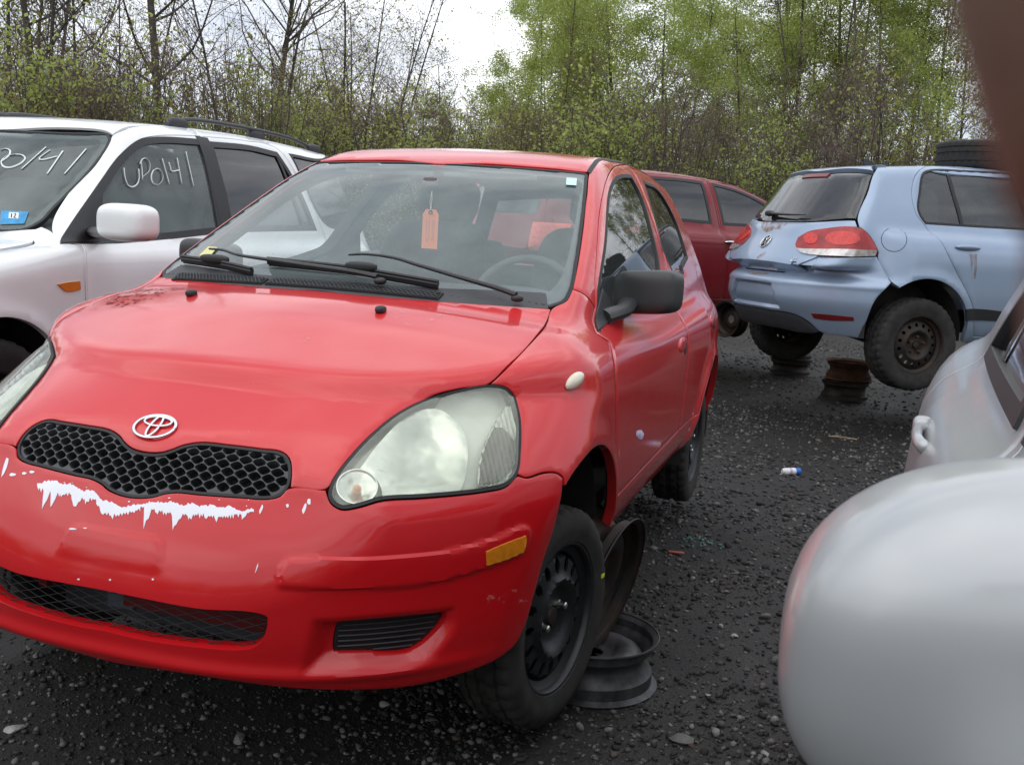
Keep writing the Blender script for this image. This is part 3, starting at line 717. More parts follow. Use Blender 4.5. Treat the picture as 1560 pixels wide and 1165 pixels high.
rl_, rr_ = panel('rear_door', TF, door_r, M_SIDE, RED, car, res=.02, edge=.012, thick=.03, both=True, holes=[rwin3], hole_gap=.001)
for w3, d1, d2 in ((fwin3, dl, dr_), (rwin3, rl_, rr_)):
    w2 = smooth_loop(M_SIDE.to2(w3), .012); w2 = w2 if area2(w2) > 0 else w2[::-1]
    a = panel('window_trim', TF, inset_loop(w2, -.003), M_SIDE, SEAL, d1, res=.012, gap=.001, thick=.045, lift=.001, is2d=True, smooth=False, holes=[inset_loop(w2, .014)])
    b = panel('window', TF, w2, M_SIDE, S_GLASS, d1, res=.03, gap=.004, thick=.004, lift=-.006, is2d=True, smooth=False)
    for q in (a, b): c = mirror_obj(q); c.parent = d2
# handles: recessed cup and pull
for px_h, d1, d2 in (([(1030, 520)], dl, dr_), ([(1078, 486)], rl_, rr_)):
    P = t_side([(1.40, .80)])[0] if d1 is dl else t_side([(2.28, .835)])[0]
    N = grad(TF, P[None])[0]
    o = blob('door_handle', P+N*.000, N, .085, .028, .009, RED, d1, t=(0, 1, .05)); c = mirror_obj(o); c.parent = d2
    o = blob('handle_cup', P-N*.002+A3(0, .07, -.012), N, .05, .036, .006, DARK, d1, t=(0, 1, 0)); c = mirror_obj(o); c.parent = d2
# tail: hatch with glass, rear bumper
def t_back(L): L = np.array(L, float); return cast(TF, np.c_[L[:, 0], np.full(len(L), 3.6), L[:, 1]], A3(0, -1, 0), 0, 2., 120)[0]
M_BK = PlaneMap((0, .93, .36))
hatch = t_back([(-.44, 1.405), (0, 1.44), (.44, 1.405), (.56, 1.15), (.62, .95), (.62, .66), (0, .64), (-.62, .66), (-.62, .95), (-.56, 1.15)])
rwin = t_back([(-.38, 1.36), (0, 1.39), (.38, 1.36), (.50, 1.06), (.49, 1.01), (0, 1.0), (-.49, 1.01), (-.50, 1.06)])
tg = panel('tailgate', TF, hatch, M_BK, RED, car, res=.04, edge=.03, holes=[rwin])
panel('rear_window', TF, rwin, M_BK, R_GLASS, tg, res=.06, gap=.002, lift=-.004)
q = t_back([(.46, 1.40), (.58, 1.15), (.64, .95), (.70, .93), (.74, .7), (.74, .64), (.64, .64), (.64, .93)])
rb = t_back([(-.74, .62), (0, .62), (.74, .62), (.74, .3), (.6, .27), (0, .26), (-.6, .27), (-.74, .3)])
panel('rear_bumper', TF, rb, M_BACK, RED, car, res=.04, edge=.03)
o = panel('tail_lamp', TF, t_back([(.63, .97), (.70, .95), (.745, .75), (.74, .66), (.64, .66)]), M_BACK, plain('red tail lens', (.35, .01, .01), .25), car, res=.03); mirror_obj(o)
# floor, arches
mb = MB(); mb.box((0, 1.25, .30), (.66, 1.55, .03)); mb.box((0, 2.5, .42), (.6, .38, .08)); mb.box((0, .42, .60), (.66, .03, .30)); mb.box((0, 1.2, .25), (.05, 1.2, .05)); mb.obj('underbody', UNDER, car)
for yy in (0, 2.37):
    a = np.linspace(-.15, math.pi+.15, 20); V = []; Fc = []
    for k, t in enumerate(a):
        for xx in (.50, .60 if (yy == 0 and t > 1.9) else .775): V.append((xx, yy+(AR+.004)*math.cos(t), .272+(AR+.004)*math.sin(t)))
    Fc = [(2*k, 2*k+1, 2*k+3, 2*k+2) for k in range(len(a)-1)]
    V2 = [(.505, yy+.4*math.cos(t), .272+.4*math.sin(t)) for t in np.linspace(0, math.pi, 20)]; n0 = len(V); V += V2+[(.505, yy, .2)]
    Fc += [(n0+k, n0+k+1, len(V)-1) for k in range(19)]
    o = mesh_obj('wheel_arch_liner', V, Fc, UNDER, car); mirror_obj(o)
for sx in (1, -1):                                               # hanging strut and lower arm
    mb = MB(); mb.tube([(sx*.58, 0, .21), (sx*.56, .02, .62)], .035, 10); mb.tube([(sx*.62, 0, .20), (sx*.3, .05, .26)], .022, 8); mb.obj('suspension_strut', DARK, car)
mb = MB().tube([(-.68, 2.37, .24), (.68, 2.37, .24)], .03, 10); mb.obj('rear_axle', DARK, car)
w_ = wheel('wheel', .283, .166, .193, (.715, .0, .217), car, steer=-.19, side=1, nut_show=(0, 2), dirty=DIRTYRUB)
mb = MB(); mb.box((.0845, .232, .052), (.0012, .009, .006), bev=.3); mb.obj('yellow_mark', plain('yellow mark', (.55, .62, .03), .6), w_)
wheel('wheel', .287, .168, .193, (-.715, .0, .213), car, steer=-.19, side=-1, dirty=DIRTYRUB)
wheel('wheel', .287, .168, .193, (.70, 2.37, .250), car, side=1, dirty=DIRTYRUB)
wheel('wheel', .287, .168, .193, (-.70, 2.37, .225), car, side=-1, dirty=DIRTYRUB)
# ---------------------------------------------------------------- red hatchback: small parts
def superell(c, r, e1=.5, e2=.5, R=None, nu=40, nv=24):
    sg = lambda v, e: np.sign(v)*np.abs(v)**e
    u = np.linspace(-math.pi, math.pi, nu, endpoint=False); v = np.linspace(-math.pi/2, math.pi/2, nv)
    V = np.array([(r[0]*sg(math.cos(b), e1)*sg(math.cos(a), e2), r[1]*sg(math.cos(b), e1)*sg(math.sin(a), e2), r[2]*sg(math.sin(b), e1)) for b in v for a in u])
    if R is not None: V = V@np.asarray(R).T
    Fc = [(i*nu+k, i*nu+(k+1) % nu, (i+1)*nu+(k+1) % nu, (i+1)*nu+k) for i in range(nv-1) for k in range(nu)]
    return V+np.array(c, float), Fc
# three-ellipse emblem on the bonnet
ec = TOY.on([(230, 650)])[0]; en = grad(TF, ec[None])[0]; et = A3(1, 0, 0); eb = np.cross(en, et); ec = ec*A3(0, 1, 1)+A3(-.010, 0, 0)
def ell(cx, cy, a, b, ex=1.0, n=40): t = np.arange(n+1)*2*math.pi/n; return [ec+en*.004+et*(cx+a*math.cos(q))+eb*(cy+b*math.sin(q)) for q in t]
mb = MB(); mb.tube(ell(0, 0, .0505, .0350), .0038, 6, flat=.7); mb.tube(ell(0, .0, .0117, .0322), .0031, 6); mb.tube(ell(0, .0150, .0345, .0140), .0031, 6)
mb.obj('emblem', CHROME, hood, sharp=0)
# nozzles
for p in ((580, 475), (292, 450)):
    q = TOY.on([p])[0]; nn = grad(TF, q[None])[0]
    mb = MB(); mb.add(*superell(q+nn*.006, (.013, .019, .011), .8, .8)); mb.obj('washer_nozzle', BLACKP, hood)
# scuttle panel with honeycomb inserts
cow_half = cat([t_top([(0, .118)]), TOY.on([(540, 450), (640, 458), (740, 465), (836, 470)]), t_top([(.60, .315), (.45, .262), (.3, .218), (.15, .195), (0, .188)])])
M_T2 = PlaneMap((0, -.3, .95))
cowl = panel('scuttle_panel', TF, sym(cow_half), M_T2, GREYP, car, res=.02, gap=.001, thick=.02, lift=.003, disp=lambda q: -.004+0*q[:, 0])
def strip_cells(x0, x1):
    cs = []
    for r in range(5):
        for i in range(int((x1-x0)/.013)):
            x = x0+.008+i*.013+(.0065 if r % 2 else 0); y = .125+.012*r*.8+.33*x*x*.86+.006
            cs.append((x, y))
    return cs
mb = MB(); holes = MB()
HC = plain('honeycomb black', (.008, .008, .009), .7)
for x0, x1 in ((-.56, -.20), (-.19, .34)):
    xs = np.linspace(x0, x1, 30); lo_ = np.stack([xs, .128+.27*xs*xs], -1); hi_ = np.stack([xs, .168+.27*xs*xs], -1)
    L = t_top(np.concatenate([lo_, hi_[::-1]]))
    ins = panel('vent_insert', TF, L, M_T2, HC, cowl, res=.012, gap=.001, thick=.006, lift=.0035)
    m = MB()
    for sg in (-1, 1):
        for x in np.arange(x0-.05, x1+.05, .0135):
            t = np.linspace(0, 1, 6); xx = x+sg*t*.030; yy = .130+.27*xx*xx+t*.037
            k = (xx > x0+.004) & (xx < x1-.004)
            if k.sum() > 1: m.tube(off(TF, t_top(np.stack([xx, yy], -1)[k]), .0055), .0016, 4)
    m.obj('vent_honeycomb', GREYP, cowl, sharp=0)
# wipers
def on_glass(px, d): P = TOY.on(px); return off(TF, P, d)
def wiper(arm_px, blade_px, pivot_px):
    e = empty('wiper', (0, 0, 0), parent=car)
    A = smooth_line(on_glass(arm_px, .030), .02); r = np.linspace(.011, .0045, len(A))
    mb = MB(); mb.tube(A, r, 8, flat=.75); mb.add(*superell(on_glass([pivot_px], .02)[0], (.017, .017, .010), .8, .9)); mb.obj('wiper_arm', BLACKP, e)
    B = smooth_line(on_glass(blade_px, .014), .03); mb = MB()
    mb.tube(B, .0075, 6, flat=1.6); mb.tube(off(TF, B, .010), .005, 6); mid = B[int(len(B)*.55)]
    mb.add(*superell(off(TF, mid[None], .016)[0], (.05, .014, .014), .7, .7)); mb.obj('wiper_blade', BLACKP, e)
    B2 = off(TF, B, -.008); MB().tube(B2, .003, 4, flat=2.5).obj('wiper_rubber', SEAL, e)
wiper([(785, 463), (755, 452), (700, 436), (640, 418), (600, 406), (560, 401), (534, 402)], [(411, 404), (470, 410), (540, 418), (600, 428), (668, 440)], (787, 464))
wiper([(577, 436), (540, 428), (480, 419), (420, 410), (370, 402), (345, 394), (325, 392)], [(281, 400), (315, 405), (350, 411), (386, 420)], (580, 438))
# door mirrors
mc = px_at(988, 445, 3.27)-TZ; R_ = rz(math.radians(-14))
v, f = superell((0, 0, 0), (.109, .060, .069), .42, .42)
v[:, 1] *= np.where(v[:, 1] > 0, .75, 1); v[:, 2] *= 1+.10*v[:, 0]/.104*0; v[:, 2] += .008*(v[:, 0]/.104); v = v@R_.T+mc
GREYM = plain('dark textured mirror shell', (.032, .033, .035), .42, bmp=.25, bscale=700, dist=.0004)
e = empty('door_mirror', (0, 0, 0), parent=car)
mesh_obj('mirror_shell', v, f, GREYM, e)
tri = TOY.on([(910, 505), (909, 470), (916, 440), (926, 455), (934, 486)])
panel('mirror_base', TF, tri, M_SIDE, GREYM, e, res=.012, gap=.001, thick=.02, lift=.006)
st = TOY.on([(921, 484)])[0]
MB().tube([st+A3(-.01, 0, 0), st*.6+mc*.4+A3(0, .0, -.012), mc+A3(-.055, .01, -.03)], [.036, .030, .034], 12, flat=.7).obj('mirror_stalk', GREYM, e)
vg, fg = superell((0, .045, 0), (.092, .006, .055), .3, .4); MB_ = MB(); MB_.add(vg@R_.T+mc, fg); MB_.obj('mirror_glass', CHROME, e)
e2 = empty('door_mirror', (0, 0, 0), parent=car)
for ch in list(e.children): c = mirror_obj(ch); c.parent = e2
# roof ditch mouldings
for s in (1, -1):
    L = cat([TOY.on([(897, 263), (905, 251), (914, 243)]), t_top([(.493, 1.42), (.487, 1.8), (.478, 2.2), (.459, 2.56)])])*A3(s, 1, 1)
    ribbon('roof_moulding', TF, L, M_TOP, .016, SEAL, roof, lift=.001, res=.03)
# peeled paint: white primer with torn drips, and small chips
PEEL = plain('bare white primer', (.78, .79, .84), .65, var=.04)
rnd = random.Random(3)
def torn(top, bot, spikes, n=70):
    tx = np.linspace(top[0][0], top[-1][0], n); ty = np.interp(tx, *zip(*top)); by = np.interp(tx, *zip(*bot))
    up = [(x, y+rnd.uniform(-2.2, 1.4)+1.8*math.sin(x*.21)) for x, y in zip(tx, ty)]; dn = []
    for i, (x, y) in enumerate(zip(tx, by)):
        k = 0
        for sx, L, w in spikes: k = max(k, L*max(0, 1-abs(x-sx)/w))
        slant = -.45*k
        dn.append((x+slant*.6, y+k+(rnd.uniform(1, 8)*rnd.random() if i % 2 else rnd.uniform(-3, .5))))
    return up+dn[::-1]
pieces = [torn([(57, 738), (70, 732), (100, 736), (125, 745), (142, 749), (152, 757)], [(57, 741), (75, 748), (100, 750), (125, 758), (140, 760), (152, 764)], [(72, 30, 5), (84, 26, 6), (95, 8, 5), (117, 17, 9), (133, 6, 5)], 48),
          torn([(147, 756), (165, 764), (180, 771), (200, 772), (214, 768)], [(147, 768), (160, 781), (178, 785), (200, 780), (214, 774)], [(157, 6, 4), (170, 4, 4)], 30),
          torn([(212, 768), (230, 766), (245, 764), (280, 768), (320, 771), (350, 773), (372, 778), (387, 777)], [(212, 770), (230, 776), (250, 780), (280, 784), (310, 784), (340, 787), (362, 783), (387, 779)], [(226, 26, 6), (240, 6, 4), (270, 24, 8), (290, 8, 4), (315, 7, 4), (331, 10, 4), (372, 10, 5)], 90)]
for sp in ((398, 776, 2, 7), (438, 770, 2, 3), (464, 774, 2.5, 8), (471, 764, 3, 5), (8, 712, 3, 16), (20, 723, 5, 2.5), (37, 721, 4, 2), (49, 719, 4, 2), (112, 806, 7, 1.5), (233, 882, 1.8, 1.8), (168, 883, 1.8, 1.5), (120, 882, 2, 1.3), (391, 866, 1, 8), (132, 805, 3, 1)):
    cx, cy, a, b = sp; pieces.append([(cx+a*math.cos(t)*rnd.uniform(.7, 1.2)-(.3*b*math.sin(t) if b > 5 else 0), cy+b*math.sin(t)*rnd.uniform(.8, 1.2)) for t in np.arange(9)*2*math.pi/9])
for _ in range(9):
    tt_ = rnd.random(); cx = 60+330*tt_; cy = np.interp(cx, [60, 120, 170, 215, 300, 390], [742, 752, 782, 774, 780, 781])+rnd.choice((-1, 1))*rnd.uniform(8, 20); a = rnd.uniform(.7, 2.4); b = rnd.uniform(.6, 1.6)
    pieces.append([(cx+a*math.cos(t)*rnd.uniform(.6, 1.3), cy+b*math.sin(t)*rnd.uniform(.6, 1.3)) for t in np.arange(7)*2*math.pi/7])
for pc in pieces:
    L3 = TOY.on(pc)
    panel('peeled_paint', TF, L3, M_BUMP, PEEL, bumper, res=.006, gap=.0001, thick=.0006, lift=.0011, disp=bump_disp, smooth=False, edge=.004, rnd=.0001)
# cabin: dashboard, wheel, seats, linings
lin = panel('side_lining', TF, side_out, M_SIDE, INTER, car, res=.05, gap=.01, thick=.001, lift=-.035, holes=[fwin3, rwin3], hole_gap=-.004); mirror_obj(lin)
panel('headlining', TF, sym(roof_half), M_TOP, HEADL, car, res=.06, gap=.01, thick=.001, lift=-.03)
panel('hatch_lining', TF, hatch, M_BK, INTER, car, res=.06, gap=.01, thick=.001, lift=-.04, holes=[rwin], hole_gap=-.01)
DASH = plain('grey dashboard', (.13, .145, .145), .8, var=.1, bmp=.1, bscale=300)
mb = MB(); v, f = superell((0, .62, .80), (.66, .30, .175), .45, .35); v[:, 1] += .30*v[:, 0]**2; mb.add(v, f)
v, f = superell((-.02, .72, .88), (.20, .16, .105), .7, .7); mb.add(v, f); mb.obj('dashboard', DASH, car)
sw = empty('steering_wheel', (.34, .92, .93), 0, parent=car); sw.rotation_euler = (math.radians(62), 0, 0)
t = np.arange(33)*2*math.pi/32
MB().tube([(.185*math.cos(a), .185*math.sin(a), 0) for a in t], .014, 8, cap=False).obj('wheel_rim', INTER, sw, sharp=0)
mb = MB(); mb.add(*superell((0, 0, -.015), (.075, .06, .03), .6, .6))
for a in (0, math.pi, -math.pi/2): mb.tube([(.05*math.cos(a), .05*math.sin(a), -.01), (.18*math.cos(a), .18*math.sin(a), 0)], .013, 6)
mb.obj('wheel_hub', INTER, sw)
def seat(x):
    e = empty('front_seat', (x, 1.45, 0), parent=car)
    Rb = np.array([[1, 0, 0], [0, math.cos(-.35), -math.sin(-.35)], [0, math.sin(-.35), math.cos(-.35)]])
    mb = MB(); mb.add(*superell((0, -.02, .52), (.25, .27, .09), .4, .4)); mb.obj('seat_base', SEATF, e)
    mb = MB(); v, f = superell((0, 0, .33), (.245, .075, .36), .45, .45); v[:, 1] += -.06*np.abs(v[:, 0]/.245)**2; mb.add(v@Rb.T+A3(0, .22, .55), f); mb.obj('backrest', SEATF, e)
    mb = MB(); v, f = superell((0, 0, .80), (.145, .05, .095), .55, .6); mb.add(v@Rb.T+A3(0, .22, .55), f)
    for q in (-.06, .06): mb.tube([(A3(q, 0, .62)@Rb.T)+A3(0, .22, .55), (A3(q, 0, .76)@Rb.T)+A3(0, .22, .55)], .008, 6)
    mb.obj('headrest', SEATF, e)
seat(.36); seat(-.36)
mb = MB(); mb.add(*superell((0, 2.36, .72), (.60, .09, .30), .35, .25)); mb.add(*superell((0, 2.12, .52), (.6, .28, .10), .35, .3)); mb.obj('rear_seat', SEATF, car)
for x in (-.36, .36): mb = MB(); mb.add(*superell((x, 2.40, 1.06), (.12, .05, .07), .5, .6)); mb.obj('rear_headrest', SEATF, car)
q = off(TF, TOY.on([(655, 272)]), -.012)[0]; mb = MB(); mb.add(*superell(q, (.026, .012, .016), .5, .5)); mb.obj('mirror_mount', plain('mauve grey mirror mount', (.14, .10, .11), .5), car)
mb = MB()
for s in (1, -1): mb.box((s*.19, .99, 1.385), (.17, .055, .008), R=np.array([[1, 0, 0], [0, .92, -.38], [0, .38, .92]]))
mb.obj('sun_visor', plain('grey visor', (.22, .23, .23), .9), car)
# stickers on the screen
def sticker(name, px, col, lift=.0035):
    return panel(name, TF, TOY.on(px), M_WS, plain(name+' paper', col, .6, var=.05), windshield, res=.02, gap=.0003, thick=.0005, lift=lift, smooth=False, rnd=.0001)
panel('door_sticker', TF, TOY.on([(970, 656), (977, 655), (981, 661), (979, 667), (973, 668), (969, 663)]), M_SIDE, plain('lilac white sticker', (.62, .55, .72), .6, var=.3, scale=60), dl, res=.02, gap=.0003, thick=.0005, lift=.0008, rnd=.0001)
sticker('pale_sticker', [(863, 272), (879, 273), (878, 284), (862, 283)], (.55, .72, .70))
sticker('yellow_sticker', [(304, 390), (318, 377), (332, 378), (322, 390), (312, 395)], (.62, .60, .25))
# orange cardboard tag on a string, hanging inside the screen (a thing of its own)
tc_ = px_at(655, 349, 3.30)
tagr = empty('hanging_tag', tc_, 0, 'orange cardboard tag hanging on a string behind the windscreen of the red hatchback', 'tag')
Rt = rz(math.radians(-14))
hw, hh = .031, .062; pr = [(-hw, -hh), (hw, -hh), (hw, hh-.016), (hw-.012, hh), (-hw+.012, hh), (-hw, hh-.016)]
tt = [[(a, 0, b) for a, b in pr], [(a, .0012, b) for a, b in pr]]
V = np.array(tt[0]+tt[1])@Rt.T; n6 = 6
mesh_obj('card', V, [tuple(range(6)), tuple(range(11, 5, -1))]+[(i, i+6, (i+1) % 6+6, (i+1) % 6) for i in range(6)], plain('orange card', (.98, .24, .10), .8, var=.04), tagr, smooth=False)
mb = MB(); mb.lathe([(-.002, .0035), (-.002, .0075), (.0015, .0075), (.0015, .0035)], 16, c=np.array([0, -.0005, hh-.010]), R=np.array([[0, 0, 1], [1, 0, 0], [0, 1, 0]])@np.eye(3)); mb.obj('eyelet', GREYP, tagr)
mb = MB(); zt = .118
mb.tube([(0, -.001, hh-.010), (.004, -.004, hh+.03), (.001, 0, zt)], .0009, 4); mb.tube([(0, .002, hh-.010), (-.006, .004, hh+.025), (.001, 0, zt)], .0009, 4); mb.obj('string', plain('white string', (.7, .7, .66), .9), tagr)
mb = MB()
for k, xx in enumerate((-.013, -.003, .010, .016)):            # faint pen scribble running down the card
    zs = np.linspace(-.035, .030, 34); q = [(xx+.003*math.sin(i*1.9+k)*rnd.uniform(.3, 1), -.0010, z) for i, z in enumerate(zs)]
    mb.tube(np.array(q)@Rt.T, .00045, 3)
mb.obj('pen_writing', plain('faded ink', (.35, .13, .08), .8), tagr, sharp=0)

# grime and scuffs with their own shape
def film(name, col, lo, hi, amt, scale, zs=1.0):
    m = bpy.data.materials.new(name); m.use_nodes = True; n = m.node_tree.nodes; l = m.node_tree.links; n.clear()
    o = n.new('ShaderNodeOutputMaterial'); d = n.new('ShaderNodeBsdfDiffuse'); d.inputs[0].default_value = (*col, 1); t = n.new('ShaderNodeBsdfTransparent'); x = n.new('ShaderNodeMixShader')
    tc = n.new('ShaderNodeTexCoord'); mp = n.new('ShaderNodeMapping'); mp.inputs['Scale'].default_value = (1, 1, zs); l.new(tc.outputs['Object'], mp.inputs['Vector'])
    l.new(ramp(n, l, noise(n, l, scale, 7, .7, vec=mp.outputs[0]), [(lo, g3(0)), (hi, g3(amt))]), x.inputs[0]); l.new(t.outputs[0], x.inputs[1]); l.new(d.outputs[0], x.inputs[2]); l.new(x.outputs[0], o.inputs[0]); return m
GRIME = film('dark grime', (.16, .012, .012), .50, .62, .8, 55); SCUFF = film('pale scuff', (.75, .42, .42), .54, .70, .55, 40); DUSTF = film('dust spatter', (.34, .24, .21), .60, .74, .6, 70)
for px, M, par, mt in (([(165, 458), (200, 444), (250, 438), (262, 444), (225, 458), (190, 468), (168, 468)], M_HOOD, hood, GRIME), ([(585, 480), (620, 468), (660, 470), (690, 478), (670, 490), (620, 496)], M_HOOD, hood, SCUFF), ([(440, 512), (470, 510), (475, 522), (450, 526)], M_HOOD, hood, SCUFF),
                       ([(735, 900), (800, 895), (805, 915), (745, 922)], M_BUMP, bumper, SCUFF), ([(945, 640), (1000, 600), (1040, 575), (1040, 640), (990, 685), (945, 735)], M_SIDE, dl, DUSTF), ([(640, 985), (690, 960), (680, 990), (650, 1010)], M_BUMP, bumper, DUSTF)):
    panel('dirt_film', TF, TOY.on(px), M, mt, par, res=.02, edge=.02, gap=.0002, lift=.0010, thick=.0003, rnd=.0001, disp=bump_disp if M is M_BUMP else None)
# ---------------------------------------------------------------- body forms of the other cars (same axes as the red hatchback)
def make_form(base, gw, hood, ws, roof, hatch, rear, front, kf=.30, nf=3., kr=.35, nr=3., kws=.25, khat=.25, crown=.06, kroof=.05, zbot=.22, arches=(), taper=.02, rs=.07, wtap=None):
    ax, az, bx, bz = ws; L1 = math.hypot(bx-ax, bz-az); n1 = ((bx-ax)/L1, (bz-az)/L1)
    cx, cz, dx, dz = hatch; L2 = math.hypot(dx-cx, dz-cz); n2 = (-(dx-cx)/L2, (dz-cz)/L2)
    ym = .5*(ax+cx)
    def F(p):
        x = np.abs(p[:, 0]); y = p[:, 1]; z = p[:, 2]
        w = base(z)
        if wtap is not None: w = w - wtap(y)
        for (ya, za, ra) in arches: w = w + .014*np.exp(-((np.hypot(y-ya, z-za)-ra)/.05)**2)*sstep(.1, .25, z)
        xc = np.minimum(x, 1.0)
        L = smax(x-w, front(z)+kf*(xc/.8)**nf-y, .10)
        L = smax(L, y-rear(z)+kr*(xc/.8)**nr, .08)
        L = smax(L, (z-hood(y)+crown*xc*xc)*.9, rs); L = smax(L, zbot-z, .04)
        gs = (x-gw(z)+taper*(y-ym)**2)*.94
        g1 = (z-az)*n1[0]-(y-kws*xc*xc-ax)*n1[1]
        g2 = (y-cx+khat*xc*xc)*n2[1]+(z-cz)*n2[0]
        G = smax(g1, z-roof(y)+kroof*xc*xc, .08); G = smax(G, gs, .06); G = smax(G, g2, .07); G = smax(G, .7-z, .05)
        return smin(L, G, .03)
    return F
# light blue hatchback
BLUE_YAW = math.radians(-54.5+180); _t = np.array([1.370, 5.795, .343+LIFT]); _f = np.array([math.sin(math.radians(54.5)), math.cos(math.radians(54.5)), 0])
BLUE_LOC = _t + 2.578*_f
blue_F = make_form(pchip((.2, .25, .4, .6, .75, .85, .93, 1.02), (.77, .81, .865, .885, .885, .876, .850, .79)),
                   pchip((.85, 1.0, 1.12, 1.25, 1.38, 1.46), (.815, .772, .728, .665, .595, .535)),
                   pchip((-.88, -.75, -.6, 0, .5, .8, 2.9, 3.4), (.50, .68, .76, .90, .98, 1.02, 1.02, .99)),
                   (.30, .97, 1.12, 1.42), pchip((.8, 1.2, 1.6, 2.0, 2.5, 2.95), (1.36, 1.445, 1.48, 1.482, 1.455, 1.40), True),
                   (3.235, .97, 2.935, 1.40), pchip((.2, .35, .5, .58, .625, .66, .74, .95), (3.24, 3.34, 3.41, 3.405, 3.375, 3.325, 3.30, 3.25)),
                   pchip((.2, .4, .6), (-.84, -.87, -.86)), kr=.41, nr=3., khat=.30, kws=.3, arches=((0, .29, .385), (2.578, .29, .385)), taper=.03)
BLU = (blue_F, BLUE_LOC, BLUE_YAW)
# white sport utility vehicle
SUV_YAW = math.radians(.888); SUV_LOC = np.array([-2.894, .905, -.053+LIFT])
suv_F = make_form(pchip((.25, .35, .5, .75, .9, 1.0, 1.08, 1.14), (.90, .945, .965, .975, .975, .968, .945, .90)),
                  pchip((1.0, 1.14, 1.3, 1.5, 1.63, 1.70), (.925, .885, .845, .785, .735, .69)),
                  pchip((-.95, -.8, -.6, 0, .5, 3.7), (.75, .90, .97, 1.04, 1.10, 1.12)),
                  (.34, 1.08, 1.02, 1.63), pchip((.9, 1.2, 1.7, 2.4, 3.2, 3.7), (1.60, 1.68, 1.725, 1.745, 1.73, 1.70), True),
                  (3.80, 1.1, 3.55, 1.68), pchip((.3, .6, 1.1), (3.80, 3.86, 3.82)), pchip((.3, .6, .9), (-.90, -.95, -.90)),
                  kr=.12, khat=.08, kws=.22, arches=((0, .34, .42), (2.7, .34, .42)), taper=.008, kroof=.06)
SUVF = (suv_F, SUV_LOC, SUV_YAW)
# maroon hatchback
MAR_YAW = math.radians(-37.7+180); _t = np.array([-1.133, 6.429, .327+LIFT]); _f = np.array([math.sin(math.radians(37.7)), math.cos(math.radians(37.7)), 0])
MAR_LOC = _t + 2.5*_f
maroon_F = make_form(pchip((.2, .28, .45, .7, .85, .93, 1.0), (.77, .82, .845, .85, .845, .81, .76)),
                     pchip((.85, 1.0, 1.12, 1.25, 1.36, 1.44), (.775, .745, .71, .665, .61, .55)),
                     pchip((-.85, -.7, 0, .5, 3.3), (.6, .76, .92, .98, 1.0)),
                     (-.35, .98, .72, 1.38), pchip((.3, .72, 1.2, 1.8, 2.4, 2.9), (1.24, 1.36, 1.425, 1.445, 1.42, 1.36), True),
                     (3.2, .97, 2.95, 1.38), pchip((.2, .5, .9), (3.2, 3.25, 3.22)), pchip((.2, .4, .6), (-.84, -.88, -.86)), kr=.2, khat=.15, arches=((0, .29, .37), (2.5, .29, .37)))
MARF = (maroon_F, MAR_LOC, MAR_YAW)
# silver saloon at the right, nose behind the camera
SIL_YAW = math.radians(-3.0); SIL_LOC = np.array([2.30, -2.70, .05+LIFT])
silver_F = make_form(pchip((.2, .3, .45, .6, .72, .80, .86, .92, .97), (.80, .84, .865, .875, .88, .875, .855, .82, .77)),
                     pchip((.80, .90, 1.0, 1.12, 1.25, 1.36, 1.44), (.81, .782, .750, .70, .64, .575, .51)),
                     pchip((-.9, -.7, 0, .5, 2.6, 3.0, 3.5, 3.7), (.6, .72, .86, .93, .96, .97, .93, .88)),
                     (.30, .93, 1.2, 1.36), pchip((.9, 1.3, 1.7, 2.2, 2.6, 2.9), (1.28, 1.40, 1.43, 1.415, 1.36, 1.28), True),
                     (3.25, .94, 2.45, 1.37), pchip((.2, .5, .9), (3.62, 3.68, 3.62)), pchip((.2, .4, .6), (-.88, -.92, -.88)), kr=.28, kf=.35, arches=((0, .29, .37), (2.65, .29, .37)), taper=.035,
                     wtap=pchip((2.2, 2.9, 3.4, 3.7), (0, .03, .09, .16)))
SILF = (silver_F, SIL_LOC, SIL_YAW)
# ---------------------------------------------------------------- light blue hatchback with rust stains
BF = blue_F; BLUF = Form(blue_F, BLUE_LOC, BLUE_YAW)
blue = empty('hatchback_car', BLUE_LOC, BLUE_YAW, 'light blue hatchback seen from its rear corner, raised up with a tyre on its roof', 'car')
def sidef(F, L, s=-1): L = np.array(L, float); return cast(F, np.c_[np.full(len(L), 1.5*s), L], A3(-s, 0, 0), 0, 1.4, 120)[0]
def topf(F, L): L = np.array(L, float); return cast(F, np.c_[L, np.full(len(L), 2.2)], A3(0, 0, -1), 0, 2., 120)[0]
def front_half(F, L, y0, d): L = np.array(L, float); return cast(F, np.c_[L[:, 0], np.full(len(L), y0), L[:, 1]], A3(0, d, 0), 0, 2.4, 160)[0]
B_SIDE = PlaneMap((-.93, .1, .35)); B_BACK = CylMap(0, 2.55, .8, 1); B_TG = PlaneMap((0, .86, .5)); B_TOP = PlaneMap((0, .05, 1), up=(0, 1, 0))
DGL = glass('dark rear glass', (.16, .18, .18), .06, (.30, .32, .34), 1.5, .03, dirt=.9)
BGL = glass('blue car side glass', (.42, .47, .46), .06, (.3, .33, .34), 1.6, .02)
lampR = BLUF.on([(1212, 373), (1216, 362), (1232, 353), (1255, 349), (1300, 346), (1313, 349), (1326, 362), (1337, 385), (1333, 390), (1290, 391), (1238, 389), (1220, 384)])
rc = lambda L: front_half(BF, L, 4.2, -1)
lid_half = cat([rc([(0, 1.012), (-.28, 1.012)]), BLUF.on([(1303, 336), (1307, 346)]), BLUF.on([(1257, 351), (1251, 372), (1245, 391), (1239, 409)]), rc([(-.44, .668), (-.38, .662), (-.2, .66), (0, .66)])])
B_LID = PlaneMap((0, .96, .28))
lid = panel('tailgate', BF, sym(lid_half), B_LID, BLUE, blue, res=.03, edge=.02)
